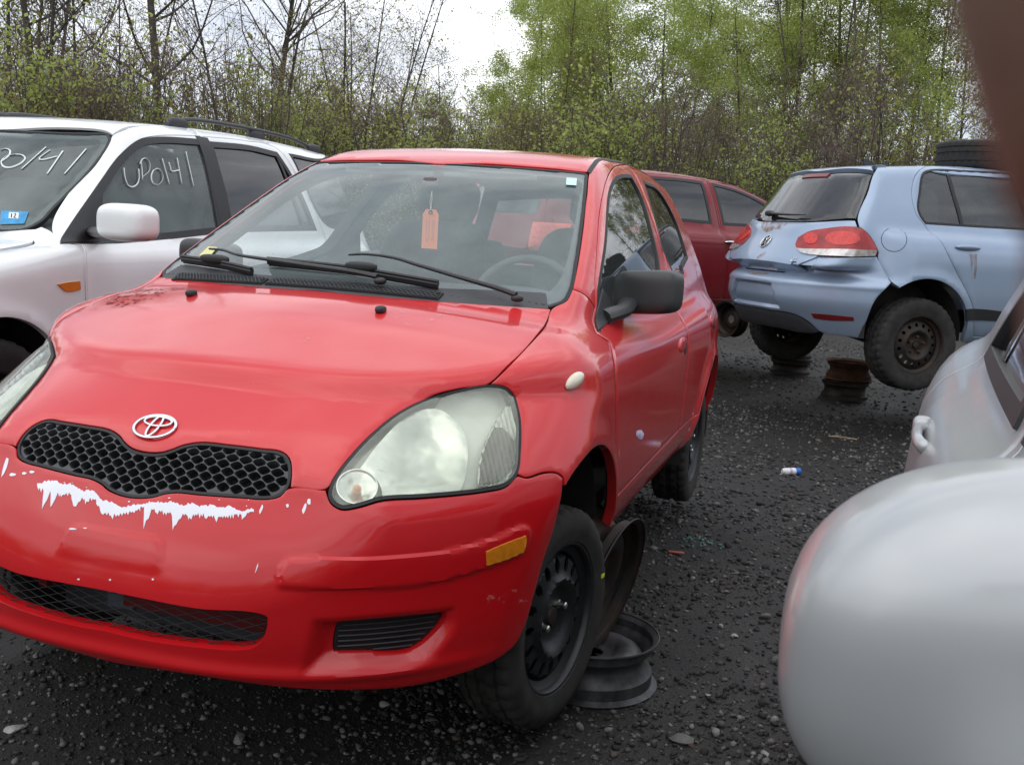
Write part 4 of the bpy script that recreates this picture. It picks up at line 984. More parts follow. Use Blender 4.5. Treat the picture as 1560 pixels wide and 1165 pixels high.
gl_half = cat([front_half(BF, [(0, 1.36)], 4.2, -1), BLUF.on([(1290, 263), (1329, 266), (1320, 292), (1304, 333)]), front_half(BF, [(-.28, 1.018), (0, 1.018)], 4.2, -1)])
panel('rear_window', BF, sym(gl_half), B_TG, DGL, lid, res=.05, edge=.02, lift=-.002)
sp_half = cat([front_half(BF, [(0, 1.385)], 4.2, -1), BLUF.on([(1290, 259), (1332, 263), (1336, 252)]), topf(BF, [(-.46, 2.70), (-.2, 2.72), (0, 2.72)])])
panel('spoiler', BF, sym(sp_half), B_TG, BLUE, lid, res=.03, edge=.02, lift=.012, thick=.03)
bk = front_half(BF, [(-.16, 1.372), (.16, 1.372), (.16, 1.345), (-.16, 1.345)], 4.2, -1)
panel('brake_light', BF, bk, B_TG, plain('dark red strip lens', (.16, .012, .01), .3), lid, res=.02, lift=.004, gap=.001)
LRED = plain('red tail lamp', (.30, .006, .006), .3, coat=.3, var=.35, scale=14); LCLR = plain('clear tail lamp strip', (.55, .52, .50), .2, metal=.4, coat=1, var=.3, scale=30)
B_LAMP = PlaneMap((-.45, .88, .1))
lo_ = panel('tail_lamp', BF, lampR, B_LAMP, LRED, blue, res=.02, edge=.015, gap=.002, lift=.004, disp=lambda q: .006*np.exp(-((q[:, 0]-q[:, 0].mean())/.2)**2))
clr = BLUF.on([(1214, 379), (1235, 380), (1285, 380), (1335, 381), (1333, 390), (1290, 391), (1238, 389), (1220, 385)])
panel('reversing_lamp', BF, clr, B_LAMP, LCLR, lo_, res=.012, edge=.012, gap=.001, lift=.011)
LBRT = plain('bright red lamp cells', (.55, .02, .012), .3, coat=.3, var=.3, scale=50)
for (u0, v0, ru, rv) in ((1236, 364, 11, 9), (1284, 364, 26, 11)):
    c = BLUF.on([(u0+ru*math.cos(t)*(1 if ru < 20 else 1), v0+rv*math.sin(t)) for t in np.arange(16)*2*math.pi/16]); panel('lamp_cell', BF, c, B_LAMP, LBRT, lo_, res=.012, edge=.012, gap=.001, lift=.0115)
mirror_tree(lo_, blue)
bm_half = cat([rc([(0, .655), (-.2, .655), (-.38, .657), (-.445, .662)]), BLUF.on([(1240, 411), (1246, 392)]), BLUF.on([(1290, 392), (1336, 391), (1358, 430), (1334, 457), (1321, 487), (1312, 516), (1275, 511)]), rc([(-.555, .262), (-.50, .335), (-.43, .370), (-.2, .378), (0, .38)])])
pl_3 = rc([(-.25, .57), (0, .572), (.25, .57), (.30, .48), (.32, .40), (0, .40), (-.32, .40), (-.30, .48)])
pl2 = smooth_loop(B_BACK.to2(pl_3), .02, 35); pl2 = pl2 if area2(pl2) > 0 else pl2[::-1]
bbmp = panel('bumper', BF, sym(bm_half), B_BACK, BLUE, blue, res=.011, edge=.012, thick=.03, disp=lambda q: -.028*sstep(-.004, .010, signed_in(q, pl2))+.006*np.exp(-((q[:, 1]-.60)/.02)**2))
o = panel('tail_panel', BF, rc([(-.30, .60), (-.30, .74), (-.46, .84), (-.66, .84), (-.70, .72), (-.66, .60)]), B_BACK, BLUE, blue, res=.02, edge=.02, gap=.001, thick=.004, lift=-.010); mirror_obj(o)
val_half = cat([rc([(0, .376), (-.2, .374), (-.42, .365), (-.49, .33), (-.545, .262), (-.5, .245), (-.2, .245), (0, .245)])])
panel('valance', BF, sym(val_half), B_BACK, GREYP, blue, res=.04, edge=.02, thick=.05, lift=-.004)
rf = BLUF.on([(1235, 477), (1262, 479), (1301, 483), (1301, 489), (1262, 488), (1240, 485)])
o = panel('reflector', BF, rf, B_BACK, plain('dark red reflector', (.14, .01, .012), .3), bbmp, res=.02, edge=.02, gap=.001, lift=.003); mirror_obj(o)
# sides: quarter panel, doors, windows
BAR = (2.578, .29); 
bwin = cat([BLUF.on([(1398, 318), (1400, 295), (1406, 264), (1417, 259)]), sidef(BF, [(2.1, 1.44), (1.70, 1.452), (1.66, 1.05)]), BLUF.on([(1473, 345), (1410, 341), (1402, 330)])])
bwin_f = sidef(BF, [(1.58, 1.452), (1.2, 1.40), (.95, 1.30), (.55, 1.04), (1.54, 1.04)])
bdoor = cat([sidef(BF, [(1.64, 1.475), (2.1, 1.47), (2.40, 1.445), (2.53, 1.38), (2.60, 1.25), (2.595, 1.10)]), BLUF.on([(1408, 342), (1447, 394), (1474, 447), (1482, 467)]), sidef(BF, [(2.15, .40), (2.10, .29), (1.60, .28), (1.61, 1.0)])])
bdoor_f = sidef(BF, [(1.62, 1.475), (1.2, 1.445), (.9, 1.31), (.50, 1.03), (.46, .6), (.50, .28), (1.58, .28), (1.59, 1.0)])
bside = cat([BLUF.on([(1337, 252), (1331, 264), (1322, 292), (1306, 334), (1309, 346), (1314, 349), (1327, 362), (1338, 386), (1337, 391), (1359, 430)]),
             sidef(BF, arc(BAR, .385, 55, 178, 16)), sidef(BF, [(2.17, .22), (.45, .22)]), sidef(BF, [(.40, .35), (.33, .45), (.20, .60), (0, .67), (-.2, .63), (-.35, .5), (-.45, .7), (.35, .95), (.46, 1.02), (.86, 1.32), (1.15, 1.46)]), topf(BF, [(-.56, 1.6), (-.57, 2.0), (-.55, 2.4)])])
bs, bs2 = panel('body_side', BF, bside, B_SIDE, BLUE, blue, res=.03, edge=.018, thick=.03, both=True, holes=[bdoor, bdoor_f], hole_gap=.002)
bd, bd2 = panel('rear_door', BF, bdoor, B_SIDE, BLUE, blue, res=.03, edge=.02, thick=.03, both=True, holes=[bwin])
bf_, bf2 = panel('front_door', BF, bdoor_f, B_SIDE, BLUE, blue, res=.04, edge=.03, thick=.03, both=True, holes=[bwin_f])
for w3, d1, d2 in ((bwin, bd, bd2), (bwin_f, bf_, bf2)):
    w2 = smooth_loop(B_SIDE.to2(w3), .02); w2 = w2 if area2(w2) > 0 else w2[::-1]
    a = panel('window_trim', BF, inset_loop(w2, -.004), B_SIDE, SEAL, d1, res=.02, gap=.001, thick=.02, lift=.001, is2d=True, smooth=False, holes=[inset_loop(w2, .014)])
    b = panel('window', BF, w2, B_SIDE, BGL, d1, res=.06, gap=.003, thick=.004, lift=-.006, is2d=True, smooth=False)
    for q in (a, b): c = mirror_obj(q); c.parent = d2
L = BLUF.on([(1441, 259), (1450, 285), (1458, 312), (1466, 343)]); o = ribbon('window_bar', BF, L, B_SIDE, .028, SEAL, bd, lift=.0, res=.05); c = mirror_obj(o); c.parent = bd2
hp = BLUF.on([(1474, 378)])[0]; hn = grad(BF, hp[None])[0]
o = blob('door_handle', hp+hn*.004, hn, .105, .022, .030, BLUE, bd, t=(0, 1, 0)); c = mirror_obj(o); c.parent = bd2
mold = cat([BLUF.on([(1471, 471), (1484, 470)]), sidef(BF, [(1.7, .455), (1.7, .40)]), BLUF.on([(1484, 488), (1471, 489)])])
o = panel('door_moulding', BF, mold, B_SIDE, BLACKP, bd, res=.04, edge=.03, gap=.001, lift=.008); c = mirror_obj(o); c.parent = bd2
fl = BLUF.on([(1362+19*math.cos(t), 365+18*math.sin(t)) for t in np.arange(20)*2*math.pi/20])
f2_ = smooth_loop(B_SIDE.to2(fl), .012); f2_ = f2_ if area2(f2_) > 0 else f2_[::-1]
panel('fuel_flap', BF, f2_, B_SIDE, BLUE, bs, res=.02, gap=.001, lift=.0012, thick=.002, is2d=True, smooth=False)
panel('fuel_flap_gap', BF, inset_loop(f2_, -.0035), B_SIDE, DARK, bs, res=.012, gap=.0003, lift=.0008, thick=.001, is2d=True, smooth=False, holes=[f2_], rnd=.0001)
rf_half = cat([topf(BF, [(0, 1.12), (-.4, 1.17), (-.53, 1.25), (-.565, 1.6), (-.575, 2.0), (-.555, 2.4), (-.47, 2.70), (-.2, 2.715), (0, 2.715)])])
broof = panel('roof', BF, sym(rf_half), B_TOP, BLUE, blue, res=.06, edge=.03)
ws_h = topf(BF, [(0, .33), (-.4, .36), (-.66, .45), (-.56, 1.16), (-.4, 1.14), (0, 1.10)]); panel('windshield', BF, sym(ws_h), PlaneMap((0, -.45, .88)), BGL, blue, res=.1, edge=.05, lift=-.003)
hd_h = topf(BF, [(0, -.70), (-.5, -.62), (-.72, -.35), (-.76, .3), (-.66, .40), (-.4, .31), (0, .28)]); panel('hood', BF, sym(hd_h), PlaneMap((0, -.4, .9)), BLUE, blue, res=.08, edge=.05)
fb_h = front_half(BF, [(0, .66), (-.55, .66), (-.84, .64), (-.84, .25), (0, .25)], -2.4, 1); panel('front_bumper', BF, sym(fb_h), CylMap(0, .2, .8), BLUE, blue, res=.06, edge=.04)
# chrome roundel
ec2 = front_half(BF, [(0, .862)], 4.2, -1)[0]; n2 = grad(BF, ec2[None])[0]; t2 = A3(-1, 0, 0); b2 = np.cross(n2, t2); b2 = b2 if b2[2] > 0 else -b2
em = lambda a, b, d=.006: ec2+n2*d+t2*a+b2*b
mb = MB(); mb.tube([em(.052*math.cos(t), .052*math.sin(t)) for t in np.arange(33)*2*math.pi/32], .0042, 6)
mb.tube([em(-.020, .043), em(-.002, .006), em(.002, .006), em(.020, .043)], .0036, 5)
mb.tube([em(-.044, .022), em(-.022, -.036), em(-.002, .000), em(.002, .000), em(.022, -.036), em(.044, .022)], .0036, 5)
mb.obj('emblem', CHROME, lid, sharp=0)
mb = MB(); mb.lathe([(-.002, .050), (.002, .048), (.003, .0005)][::-1], 28, c=ec2, R=np.stack([n2, t2, b2], 1)); mb.obj('emblem_plate', DARK, lid)
def stroke_obj(name, F, form, lines, M, w, mat, parent, lift=.003):
    """pen or badge strokes given as picture polylines on a surface"""
    mb = MB()
    for L in lines:
        P = form.on(L); P = smooth_line(P, .02) if len(P) > 2 else np.array([P[0]*(1-t)+P[1]*t for t in np.linspace(0, 1, 8)])
        mb.tube(off(F, P, lift), w, 6, flat=.35)
    return mb.obj(name, mat, parent, sharp=0)
mb = MB()
for L in ([(0, .024), (.012, .026), (.012, .016), (0, 0), (.015, 0)], [(.021, .001), (.023, .002)], [(.044, .025), (.030, .025), (.030, .015), (.041, .016), (.043, .004), (.029, 0)]):
    mb.tube(off(BF, rc([(-.405-x, .735+z_) for x, z_ in L]), .003), .0022, 5)
mb.obj('engine_badge', CHROME, lid, sharp=0)
# rear wiper, roof fin
P = off(BF, BLUF.on([(1177, 329), (1195, 330), (1212, 331), (1231, 331)]), .03)
mb = MB(); mb.tube(smooth_line(P, .05), [.020]*1+list(np.linspace(.018, .006, len(smooth_line(P, .05))-1)), 8, flat=.7); mb.add(*superell(P[0], (.04, .03, .022), .7, .8)); mb.obj('rear_wiper', BLACKP, lid)
q = topf(BF, [(.05, 2.45)])[0]
V = np.array([(-.018, -.09, 0), (.018, -.09, 0), (.02, .06, 0), (-.02, .06, 0), (-.006, .04, .062), (.006, .04, .062), (-.004, .075, .058), (.004, .075, .058)])+q+A3(0, 0, -.004)
mesh_obj('roof_fin', V, [(0, 1, 5, 4), (1, 2, 7, 5), (3, 0, 4, 6), (4, 5, 7, 6), (2, 3, 6, 7)], BLACKP, broof, sharp=20)
# rust bleeding from seams
def stain_mat():
    m = bpy.data.materials.new('rust stain'); m.use_nodes = True; n = m.node_tree.nodes; l = m.node_tree.links; n.clear()
    o = n.new('ShaderNodeOutputMaterial'); d = n.new('ShaderNodeBsdfDiffuse'); d.inputs[0].default_value = (.30, .15, .035, 1); t = n.new('ShaderNodeBsdfTransparent'); x = n.new('ShaderNodeMixShader')
    tc = n.new('ShaderNodeTexCoord'); mp = n.new('ShaderNodeMapping'); mp.inputs['Scale'].default_value = (1, 1, .18); l.new(tc.outputs['Object'], mp.inputs['Vector'])
    l.new(ramp(n, l, noise(n, l, 38, 6, .65, vec=mp.outputs[0]), [(.42, g3(0)), (.68, g3(.75))]), x.inputs[0]); l.new(t.outputs[0], x.inputs[1]); l.new(d.outputs[0], x.inputs[2]); l.new(x.outputs[0], o.inputs[0]); return m
STAIN = stain_mat()
for px, M, par in (([(1160, 339), (1200, 340), (1190, 350), (1180, 349), (1170, 354), (1163, 351)], B_TG, lid), ([(1163, 384), (1170, 384), (1169, 404), (1165, 404)], B_TG, lid), ([(1477, 387), (1488, 387), (1486, 425), (1480, 424)], B_SIDE, bd), ([(1138, 414), (1172, 416), (1166, 419), (1142, 417)], B_LID, lid)):
    panel('rust_stain', BF, BLUF.on(px), M, STAIN, par, res=.03, edge=.02, gap=.0002, lift=.0025, thick=.0004, rnd=.0001)
mb = MB(); mb.box((0, 1.2, .34), (.66, 1.55, .04)); mb.box((0, 2.85, .42), (.42, .25, .10)); mb.obj('underbody', UNDER, blue)
mb = MB(); mb.box((0, 1.35, .80), (.70, .95, .16)); mb.obj('cabin_floor', DARK, blue)
for x in (-.38, .38):
    for y in (1.35, 2.25):
        mb = MB(); mb.add(*superell((x, y+.15, 1.02), (.24, .10, .28), .5, .5)); mb.add(*superell((x, y+.22, 1.31), (.14, .05, .08), .5, .6)); mb.obj('seat', SEATF, blue)
for s in (-1, 1):
    a = np.linspace(-.1, math.pi+.1, 18)
    for yy in (0, 2.578):
        V = []
        for t in a:
            for xx in (.50, .79): V.append((s*xx, yy+.392*math.cos(t), .29+.392*math.sin(t)))
        V += [(s*.505, yy+.39*math.cos(t), .29+.39*math.sin(t)) for t in a]+[(s*.505, yy, .15)]
        mesh_obj('wheel_arch_liner', V, [(2*k, 2*k+1, 2*k+3, 2*k+2) for k in range(17)]+[(36+k, 37+k, 54) for k in range(17)], UNDER, blue)
for s in (-1, 1):
    wheel('wheel', .318, .20, .199, (s*.775, 2.578, .222), blue, side=s, rim_mat=RIMRUST, slots=15, slot=(.137, .0125, .0135), nuts=5, pcd=.056, nut_mat=RUST, dirty=DIRTYRUB)
    wheel('wheel', .318, .20, .199, (s*.775, 0, .26), blue, side=s, rim_mat=RIMRUST, slots=15, slot=(.137, .0125, .0135), nuts=5, pcd=.056, nut_mat=RUST, dirty=DIRTYRUB)
# spare tyre lying on the blue roof
tp = BLUF.world(topf(BF, [(-.18, 1.64)])[0]); ty = empty('loose_tyre', tp+A3(0, 0, .102), 0, 'loose black tyre lying flat on the roof of the blue hatchback', 'tyre'); ty.rotation_euler = (0, math.pi/2, .3)
tyre_mesh(.335, .205, .215, parent=ty, name='tyre_carcass')
# ---------------------------------------------------------------- white sport utility vehicle
SF = suv_F; SUV = Form(suv_F, SUV_LOC, SUV_YAW)
suv = empty('utility_vehicle', SUV_LOC, SUV_YAW, 'white utility vehicle with roof rails and white marker writing on its windows', 'suv')
S_SIDE = PlaneMap((.95, 0, .3)); S_WS = PlaneMap((0, -.6, .8)); S_TOP = PlaneMap((.0, 0, 1), up=(0, 1, 0)); S_FEN = PlaneMap((.8, -.2, .5))
SGL = glass('front door glass', (.62, .72, .68), .17, (.42, .54, .50), 1.1, .02); PGL = glass('privacy glass', (.045, .05, .055), .04, (.2, .2, .22), 1.4, .03, drops=.3); SWS = glass('suv windshield', (.62, .72, .68), .15, (.42, .54, .52), 1.1, .02)
ss = lambda L: sidef(SF, L, 1)
fdoor = cat([SUV.on([(127, 374), (92, 371), (120, 325), (155, 273), (183, 236), (212, 213), (240, 207)]), ss([(1.80, 1.665), (1.795, 1.4), (1.80, 1.1), (1.79, .8), (1.77, .42), (.60, .42), (.57, .6), (.54, .8), (.545, 1.0)])])
rdoor = ss([(1.825, 1.665), (2.3, 1.685), (2.66, 1.67), (2.84, 1.45), (3.02, 1.13), (3.02, .9), (2.92, .80), (2.72, .785), (2.5, .74), (2.36, .62), (2.28, .42), (1.80, .42), (1.825, .8), (1.83, 1.1), (1.82, 1.4)])
fwin = cat([SUV.on([(97, 369), (122, 328), (157, 278), (185, 240), (213, 217), (235, 212)]), ss([(1.775, 1.635), (1.765, 1.4), (1.755, 1.135)]), SUV.on([(250, 362), (150, 369)])])
rwin_s = ss([(1.855, 1.630), (2.3, 1.648), (2.62, 1.635), (2.76, 1.45), (2.90, 1.165), (1.85, 1.14)])
qwin = ss([(2.80, 1.64), (3.3, 1.65), (3.62, 1.60), (3.66, 1.22), (3.12, 1.19), (3.00, 1.25)])
side_o = cat([SUV.on([(99, 300), (143, 253), (167, 215), (171, 206)]), topf(SF, [(.64, 1.6), (.645, 2.2), (.635, 3.0), (.60, 3.5)]), ss([(3.66, 1.5), (3.72, 1.2), (3.74, .9), (3.74, .45)]), ss([(3.3, .42)]), ss(arc((2.7, .34), .42, 12, 170, 14)), ss([(2.26, .36), (.46, .36), (.55, .6), (.53, .8), (.53, 1.0)]), SUV.on([(124, 373), (92, 371), (78, 352)])])
sp_, sp2 = panel('body_side', SF, side_o, S_SIDE, WHITE, suv, res=.035, edge=.02, both=True, thick=.03, holes=[fdoor, rdoor, qwin], hole_gap=.002)
fd, fd2 = panel('front_door', SF, fdoor, S_SIDE, WHITE, suv, res=.03, edge=.02, both=True, thick=.03, holes=[fwin])
rd, rd2 = panel('rear_door', SF, rdoor, S_SIDE, WHITE, suv, res=.03, edge=.02, both=True, thick=.03, holes=[rwin_s])
for w3, d1, d2, gm, tw in ((fwin, fd, fd2, SGL, .026), (rwin_s, rd, rd2, PGL, .026), (qwin, sp_, sp2, PGL, .012)):
    w2 = smooth_loop(S_SIDE.to2(w3), .02); w2 = w2 if area2(w2) > 0 else w2[::-1]
    a = panel('window_trim', SF, inset_loop(w2, -.012), S_SIDE, BLACKP, d1, res=.02, gap=.001, thick=.02, lift=.002, is2d=True, smooth=False, holes=[inset_loop(w2, tw)])
    b = panel('window', SF, w2, S_SIDE, gm, d1, res=.06, gap=.002, thick=.004, lift=-.008, is2d=True, smooth=False)
    for q in (a, b): c = mirror_obj(q); c.parent = d2
tri3 = SUV.on([(94, 371), (122, 329), (157, 279), (156, 300), (152, 369)])
o = panel('mirror_patch', SF, tri3, S_SIDE, BLACKP, fd, res=.02, edge=.02, gap=.001, lift=.005); c = mirror_obj(o); c.parent = fd2
o = ribbon('window_bar', SF, ss([(2.60, 1.64), (2.66, 1.45), (2.74, 1.16)]), S_SIDE, .03, BLACKP, rd, lift=0, res=.05); c = mirror_obj(o); c.parent = rd2
o = panel('door_post', SF, ss([(1.74, 1.66), (1.86, 1.66), (1.885, 1.4), (1.885, 1.13), (1.765, 1.12), (1.75, 1.4)]), S_SIDE, BLACKP, suv, res=.03, edge=.03, gap=.002, lift=.003); mirror_obj(o)
wing = cat([SUV.on([(92, 370), (125, 374)]), ss([(.535, 1.0), (.525, .8), (.55, .6), (.46, .45)]), ss(arc((0, .34), .42, 12, 180, 16)), ss([(-.55, .50), (-.6, .8)]), topf(SF, [(.72, -.5), (.78, 0), (.80, .40)]), SUV.on([(45, 352), (63, 345), (78, 352)])])
wg, wg2 = panel('front_wing', SF, wing, S_FEN, WHITE, suv, res=.03, edge=.02, both=True, thick=.03)
mk2 = SUV.on([(86, 433), (101, 430), (121, 428), (122, 441), (100, 444), (94, 440)]); o = panel('side_marker', SF, mk2, S_SIDE, plain('orange marker lens', (.70, .20, .02), .25, coat=.8), wg, res=.02, edge=.01, gap=.001, lift=.006, corner=30); c = mirror_obj(o); c.parent = wg2
hd = topf(SF, [(0, -.78), (.5, -.7), (.70, -.5), (.77, 0), (.79, .38), (.72, .50), (.4, .36), (0, .33)]); panel('hood', SF, sym(hd), PlaneMap((0, -.3, .95)), WHITE, suv, res=.07, edge=.03)
wsh = cat([topf(SF, [(0, .37), (.4, .41)]), SUV.on([(33, 350), (62, 337), (80, 318), (100, 298), (143, 252), (168, 212), (164, 203)]), topf(SF, [(.4, 1.03), (0, 1.00)])])
wsp = panel('windshield', SF, sym(wsh), S_WS, SWS, suv, res=.07, edge=.03, lift=-.004)
w2 = smooth_loop(S_WS.to2(sym(wsh)), .03); w2 = w2 if area2(w2) > 0 else w2[::-1]
panel('glass_border', SF, w2, S_WS, FRIT, wsp, res=.05, gap=.003, thick=.003, lift=-.012, is2d=True, smooth=False, holes=[inset_loop(w2, .05)])
panel('glass_seal', SF, inset_loop(w2, -.004), S_WS, SEAL, wsp, res=.02, gap=.0003, thick=.02, lift=-.001, is2d=True, smooth=False, holes=[inset_loop(w2, .010)])
rfh = cat([topf(SF, [(0, .995)]), SUV.on([(100, 194), (160, 199), (171, 205)]), topf(SF, [(.645, 1.6), (.65, 2.2), (.64, 3.0), (.60, 3.52), (.3, 3.56), (0, 3.57)])])
sroof = panel('roof', SF, sym(rfh), S_TOP, WHITE, suv, res=.07, edge=.03)
bh = front_half(SF, [(0, 1.6), (.62, 1.58), (.80, 1.1), (.86, .95), (.86, .45), (0, .45)], 5., -1); panel('tailgate', SF, sym(bh), CylMap(0, 2.6, .9, 1), WHITE, suv, res=.08, edge=.04)
fh = front_half(SF, [(0, .86), (.6, .86), (.90, .84), (.92, .40), (0, .36)], -2.6, 1); panel('front_bumper', SF, sym(fh), CylMap(0, .2, .9), WHITE, suv, res=.07, edge=.04)
np_ = front_half(SF, [(0, 1.02), (.5, 1.0), (.84, .94), (.92, .86), (.92, .83), (0, .85)], -2.6, 1); nose = panel('nose_panel', SF, sym(np_), CylMap(0, .2, .9), WHITE, suv, res=.06, edge=.04, lift=-.003)
o = panel('headlight', SF, front_half(SF, [(.56, .90), (.84, .88), (.88, .74), (.60, .72)], -2.6, 1), CylMap(0, .2, .9), LCLR, suv, res=.04, edge=.03, lift=.004); mirror_obj(o)
gp = front_half(SF, [(0, .88), (.48, .87), (.50, .74), (0, .73)], -2.6, 1); panel('grille', SF, sym(gp), CylMap(0, .2, .9), BLACKP, suv, res=.04, edge=.03, lift=.004)
for s in (1, -1):                                                # roof rails: bar on three feet
    P = topf(SF, [(.61, 1.62), (.615, 1.85), (.62, 2.4), (.615, 3.0), (.60, 3.40)])*A3(s, 1, 1); h_ = np.array([.012, .050, .052, .050, .012])
    Q = smooth_line(P+np.c_[h_*0, h_*0, h_], .06); mb = MB(); mb.tube(Q, .018, 8, flat=.7)
    for y in (1.72, 2.55, 3.32): q = topf(SF, [(.615, y)])[0]*A3(s, 1, 1); mb.add(*superell(q+A3(0, 0, .018), (.024, .085, .034), .7, .6))
    mb.obj('roof_rail', GREYP, sroof)
def suv_mirror():
    e = empty('door_mirror', parent=suv); c = SUV.on([(150, 350)])[0]
    m_ = (px_at(193, 340, 0)*0); d0 = 4.15; mw = (px_at(195, 339, d0)-SUV_LOC)@SUV.R
    v, f = superell((0, 0, 0), (.130, .075, .075), .55, .52); v = v@rz(math.radians(-12)).T+mw; mesh_obj('mirror_shell', v, f, WHITE, e)
    MB().tube([c+A3(-.02, 0, -.01), mw+A3(-.08, 0, -.05)], [.045, .04], 10, flat=.6).obj('mirror_stalk', BLACKP, e)
    e2 = empty('door_mirror', parent=suv)
    for ch in list(e.children): q = mirror_obj(ch); q.parent = e2
suv_mirror()
for y, d1, d2 in ((1.60, fd, fd2), (2.78, rd, rd2)):
    P = ss([(y, 1.01)])[0]; N = grad(SF, P[None])[0]; o = blob('door_handle', P, N, .10, .03, .035, WHITE, d1, t=(0, 1, 0)); c = mirror_obj(o); c.parent = d2
z = lambda L: [(a/3, 150+b/3) for a, b in L]
PEN = plain('white marker', (.72, .78, .76), .7, var=.1)
stroke_obj('window_writing', SF, SUV, [z(q) for q in ([(567, 318), (572, 360), (585, 395), (605, 405), (627, 392), (637, 362), (634, 322)], [(646, 290), (650, 330), (652, 372)], [(640, 300), (650, 278), (670, 274), (685, 295), (683, 330), (665, 348), (648, 362)],
           [(722, 320), (700, 330), (691, 360), (700, 388), (722, 395), (742, 375), (744, 345), (732, 325), (715, 320)], [(742, 275), (775, 392)], [(772, 292), (780, 315), (786, 333), (822, 328)], [(810, 272), (832, 390)], [(850, 243), (886, 402)])], S_SIDE, .0040, PEN, fd, lift=.0)
stroke_obj('window_writing', SF, SUV, [z(q) for q in ([(2, 235), (25, 229), (46, 238), (40, 262), (2, 290)], [(70, 255), (30, 262), (6, 285), (14, 310), (45, 316), (90, 300), (115, 275), (100, 258), (70, 255)], [(210, 222), (98, 322)], [(228, 236), (180, 272), (196, 280), (262, 264)], [(287, 240), (215, 345)], [(393, 231), (294, 345)])], S_WS, .0046, PEN, wsp, lift=.0)
st = panel('sticker', SF, SUV.on([(0, 342), (2, 321), (44, 322.5), (37, 341)]), S_WS, plain('blue sticker', (.03, .28, .55), .5, var=.25, scale=30), wsp, res=.03, gap=.0005, thick=.0005, lift=.001, smooth=False, rnd=.0001)
panel('sticker_square', SF, SUV.on([(14, 324), (29, 324.5), (28, 333.5), (13, 333)]), S_WS, plain('white sticker', (.8, .8, .78), .6), st, res=.03, gap=.0003, thick=.0003, lift=.002, smooth=False, rnd=.0001)
stroke_obj('sticker_number', SF, SUV, [[(18, 326), (17.6, 332)], [(21, 327), (23.5, 325.8), (24.6, 327.8), (21, 332), (25.2, 332.2)]], S_WS, .0022, DARK, st, lift=.003)
mb = MB(); mb.box((0, 1.7, .42), (.86, 2.3, .04)); mb.obj('underbody', UNDER, suv)
mb = MB(); mb.add(*superell((0, .85, 1.0), (.80, .35, .16), .4, .3)); mb.obj('dashboard', INTER, suv)
for x in (-.42, .42):
    for y in (1.60, 2.55):
        mb = MB(); mb.add(*superell((x, y+.15, 1.05), (.26, .10, .33), .45, .5)); mb.add(*superell((x, y+.23, 1.46), (.14, .05, .085), .5, .6)); mb.obj('seat', INTER, suv)
MB().box((0, 1.9, .80), (.80, 1.7, .12)).obj('cabin_floor', DARK, suv)
for s in (1, -1):
    for yy in (0, 2.7):
        wheel('wheel', .36, .23, .216, (s*.84, yy, .36-.05), suv, side=s, nuts=5, pcd=.057)
        a = np.linspace(0, math.pi, 16); V = []
        for t in a:
            for xx in (.6, .95): V.append((s*xx, yy+.43*math.cos(t), .34+.43*math.sin(t)))
        mesh_obj('wheel_arch_liner', V, [(2*k, 2*k+1, 2*k+3, 2*k+2) for k in range(15)], DARK, suv)
# ---------------------------------------------------------------- maroon hatchback behind
MF = maroon_F; MAR = Form(maroon_F, MAR_LOC, MAR_YAW)
mar = empty('hatchback_car', MAR_LOC, MAR_YAW, 'dark maroon hatchback with tinted windows standing between the red and blue cars', 'car')
R_SIDE = PlaneMap((-.95, 0, .3))
ms = lambda L: sidef(MF, L, -1)
TGL = glass('tinted glass', (.05, .055, .06), .05, (.22, .24, .26), 1.5, .02)
mdr = ms([(1.30, 1.395), (1.7, 1.405), (2.1, 1.38), (2.36, 1.30), (2.5, 1.1), (2.5, .9), (2.38, .72), (2.2, .6), (2.08, .3), (1.22, .3), (1.24, .95)])
mdf = ms([(1.28, 1.395), (.95, 1.355), (.62, 1.27), (.05, .99), (.02, .7), (.05, .3), (1.20, .3), (1.22, .95)])
mwr = ms([(1.37, 1.365), (1.7, 1.372), (2.05, 1.345), (2.28, 1.25), (2.40, 1.03), (1.345, 1.015)])
mwf = ms([(1.235, 1.362), (.95, 1.325), (.66, 1.245), (.20, 1.02), (1.19, 1.012)])
mso = cat([topf(MF, [(-.55, .75), (-.585, 1.3), (-.59, 1.9), (-.56, 2.5)]), ms([(2.92, 1.25), (3.05, 1.0), (3.05, .7), (3.05, .34)]), ms(arc((2.5, .29), .37, 8, 172, 12)), ms([(2.1, .26), (.4, .26)]), ms(arc((0, .29), .37, 5, 172, 12)), ms([(-.5, .4), (-.5, .7), (-.1, .93), (.1, 1.03), (.6, 1.29)])])
a, a2 = panel('body_side', MF, mso, R_SIDE, MAROON, mar, res=.045, edge=.03, both=True, thick=.03, holes=[mdr, mdf], hole_gap=.002)
d1, d1b = panel('rear_door', MF, mdr, R_SIDE, MAROON, mar, res=.05, edge=.03, both=True, thick=.03, holes=[mwr])
d2, d2b = panel('front_door', MF, mdf, R_SIDE, MAROON, mar, res=.05, edge=.03, both=True, thick=.03, holes=[mwf])
for w3, p, p2 in ((mwr, d1, d1b), (mwf, d2, d2b)):
    w2 = smooth_loop(R_SIDE.to2(w3), .03); w2 = w2 if area2(w2) > 0 else w2[::-1]
    q1 = panel('window_trim', MF, inset_loop(w2, -.012), R_SIDE, BLACKP, p, res=.03, gap=.001, thick=.02, lift=.002, is2d=True, smooth=False, holes=[inset_loop(w2, .016)])
    q2 = panel('window', MF, w2, R_SIDE, TGL, p, res=.08, gap=.002, thick=.004, lift=-.004, is2d=True, smooth=False)
    for q in (q1, q2): c = mirror_obj(q); c.parent = p2
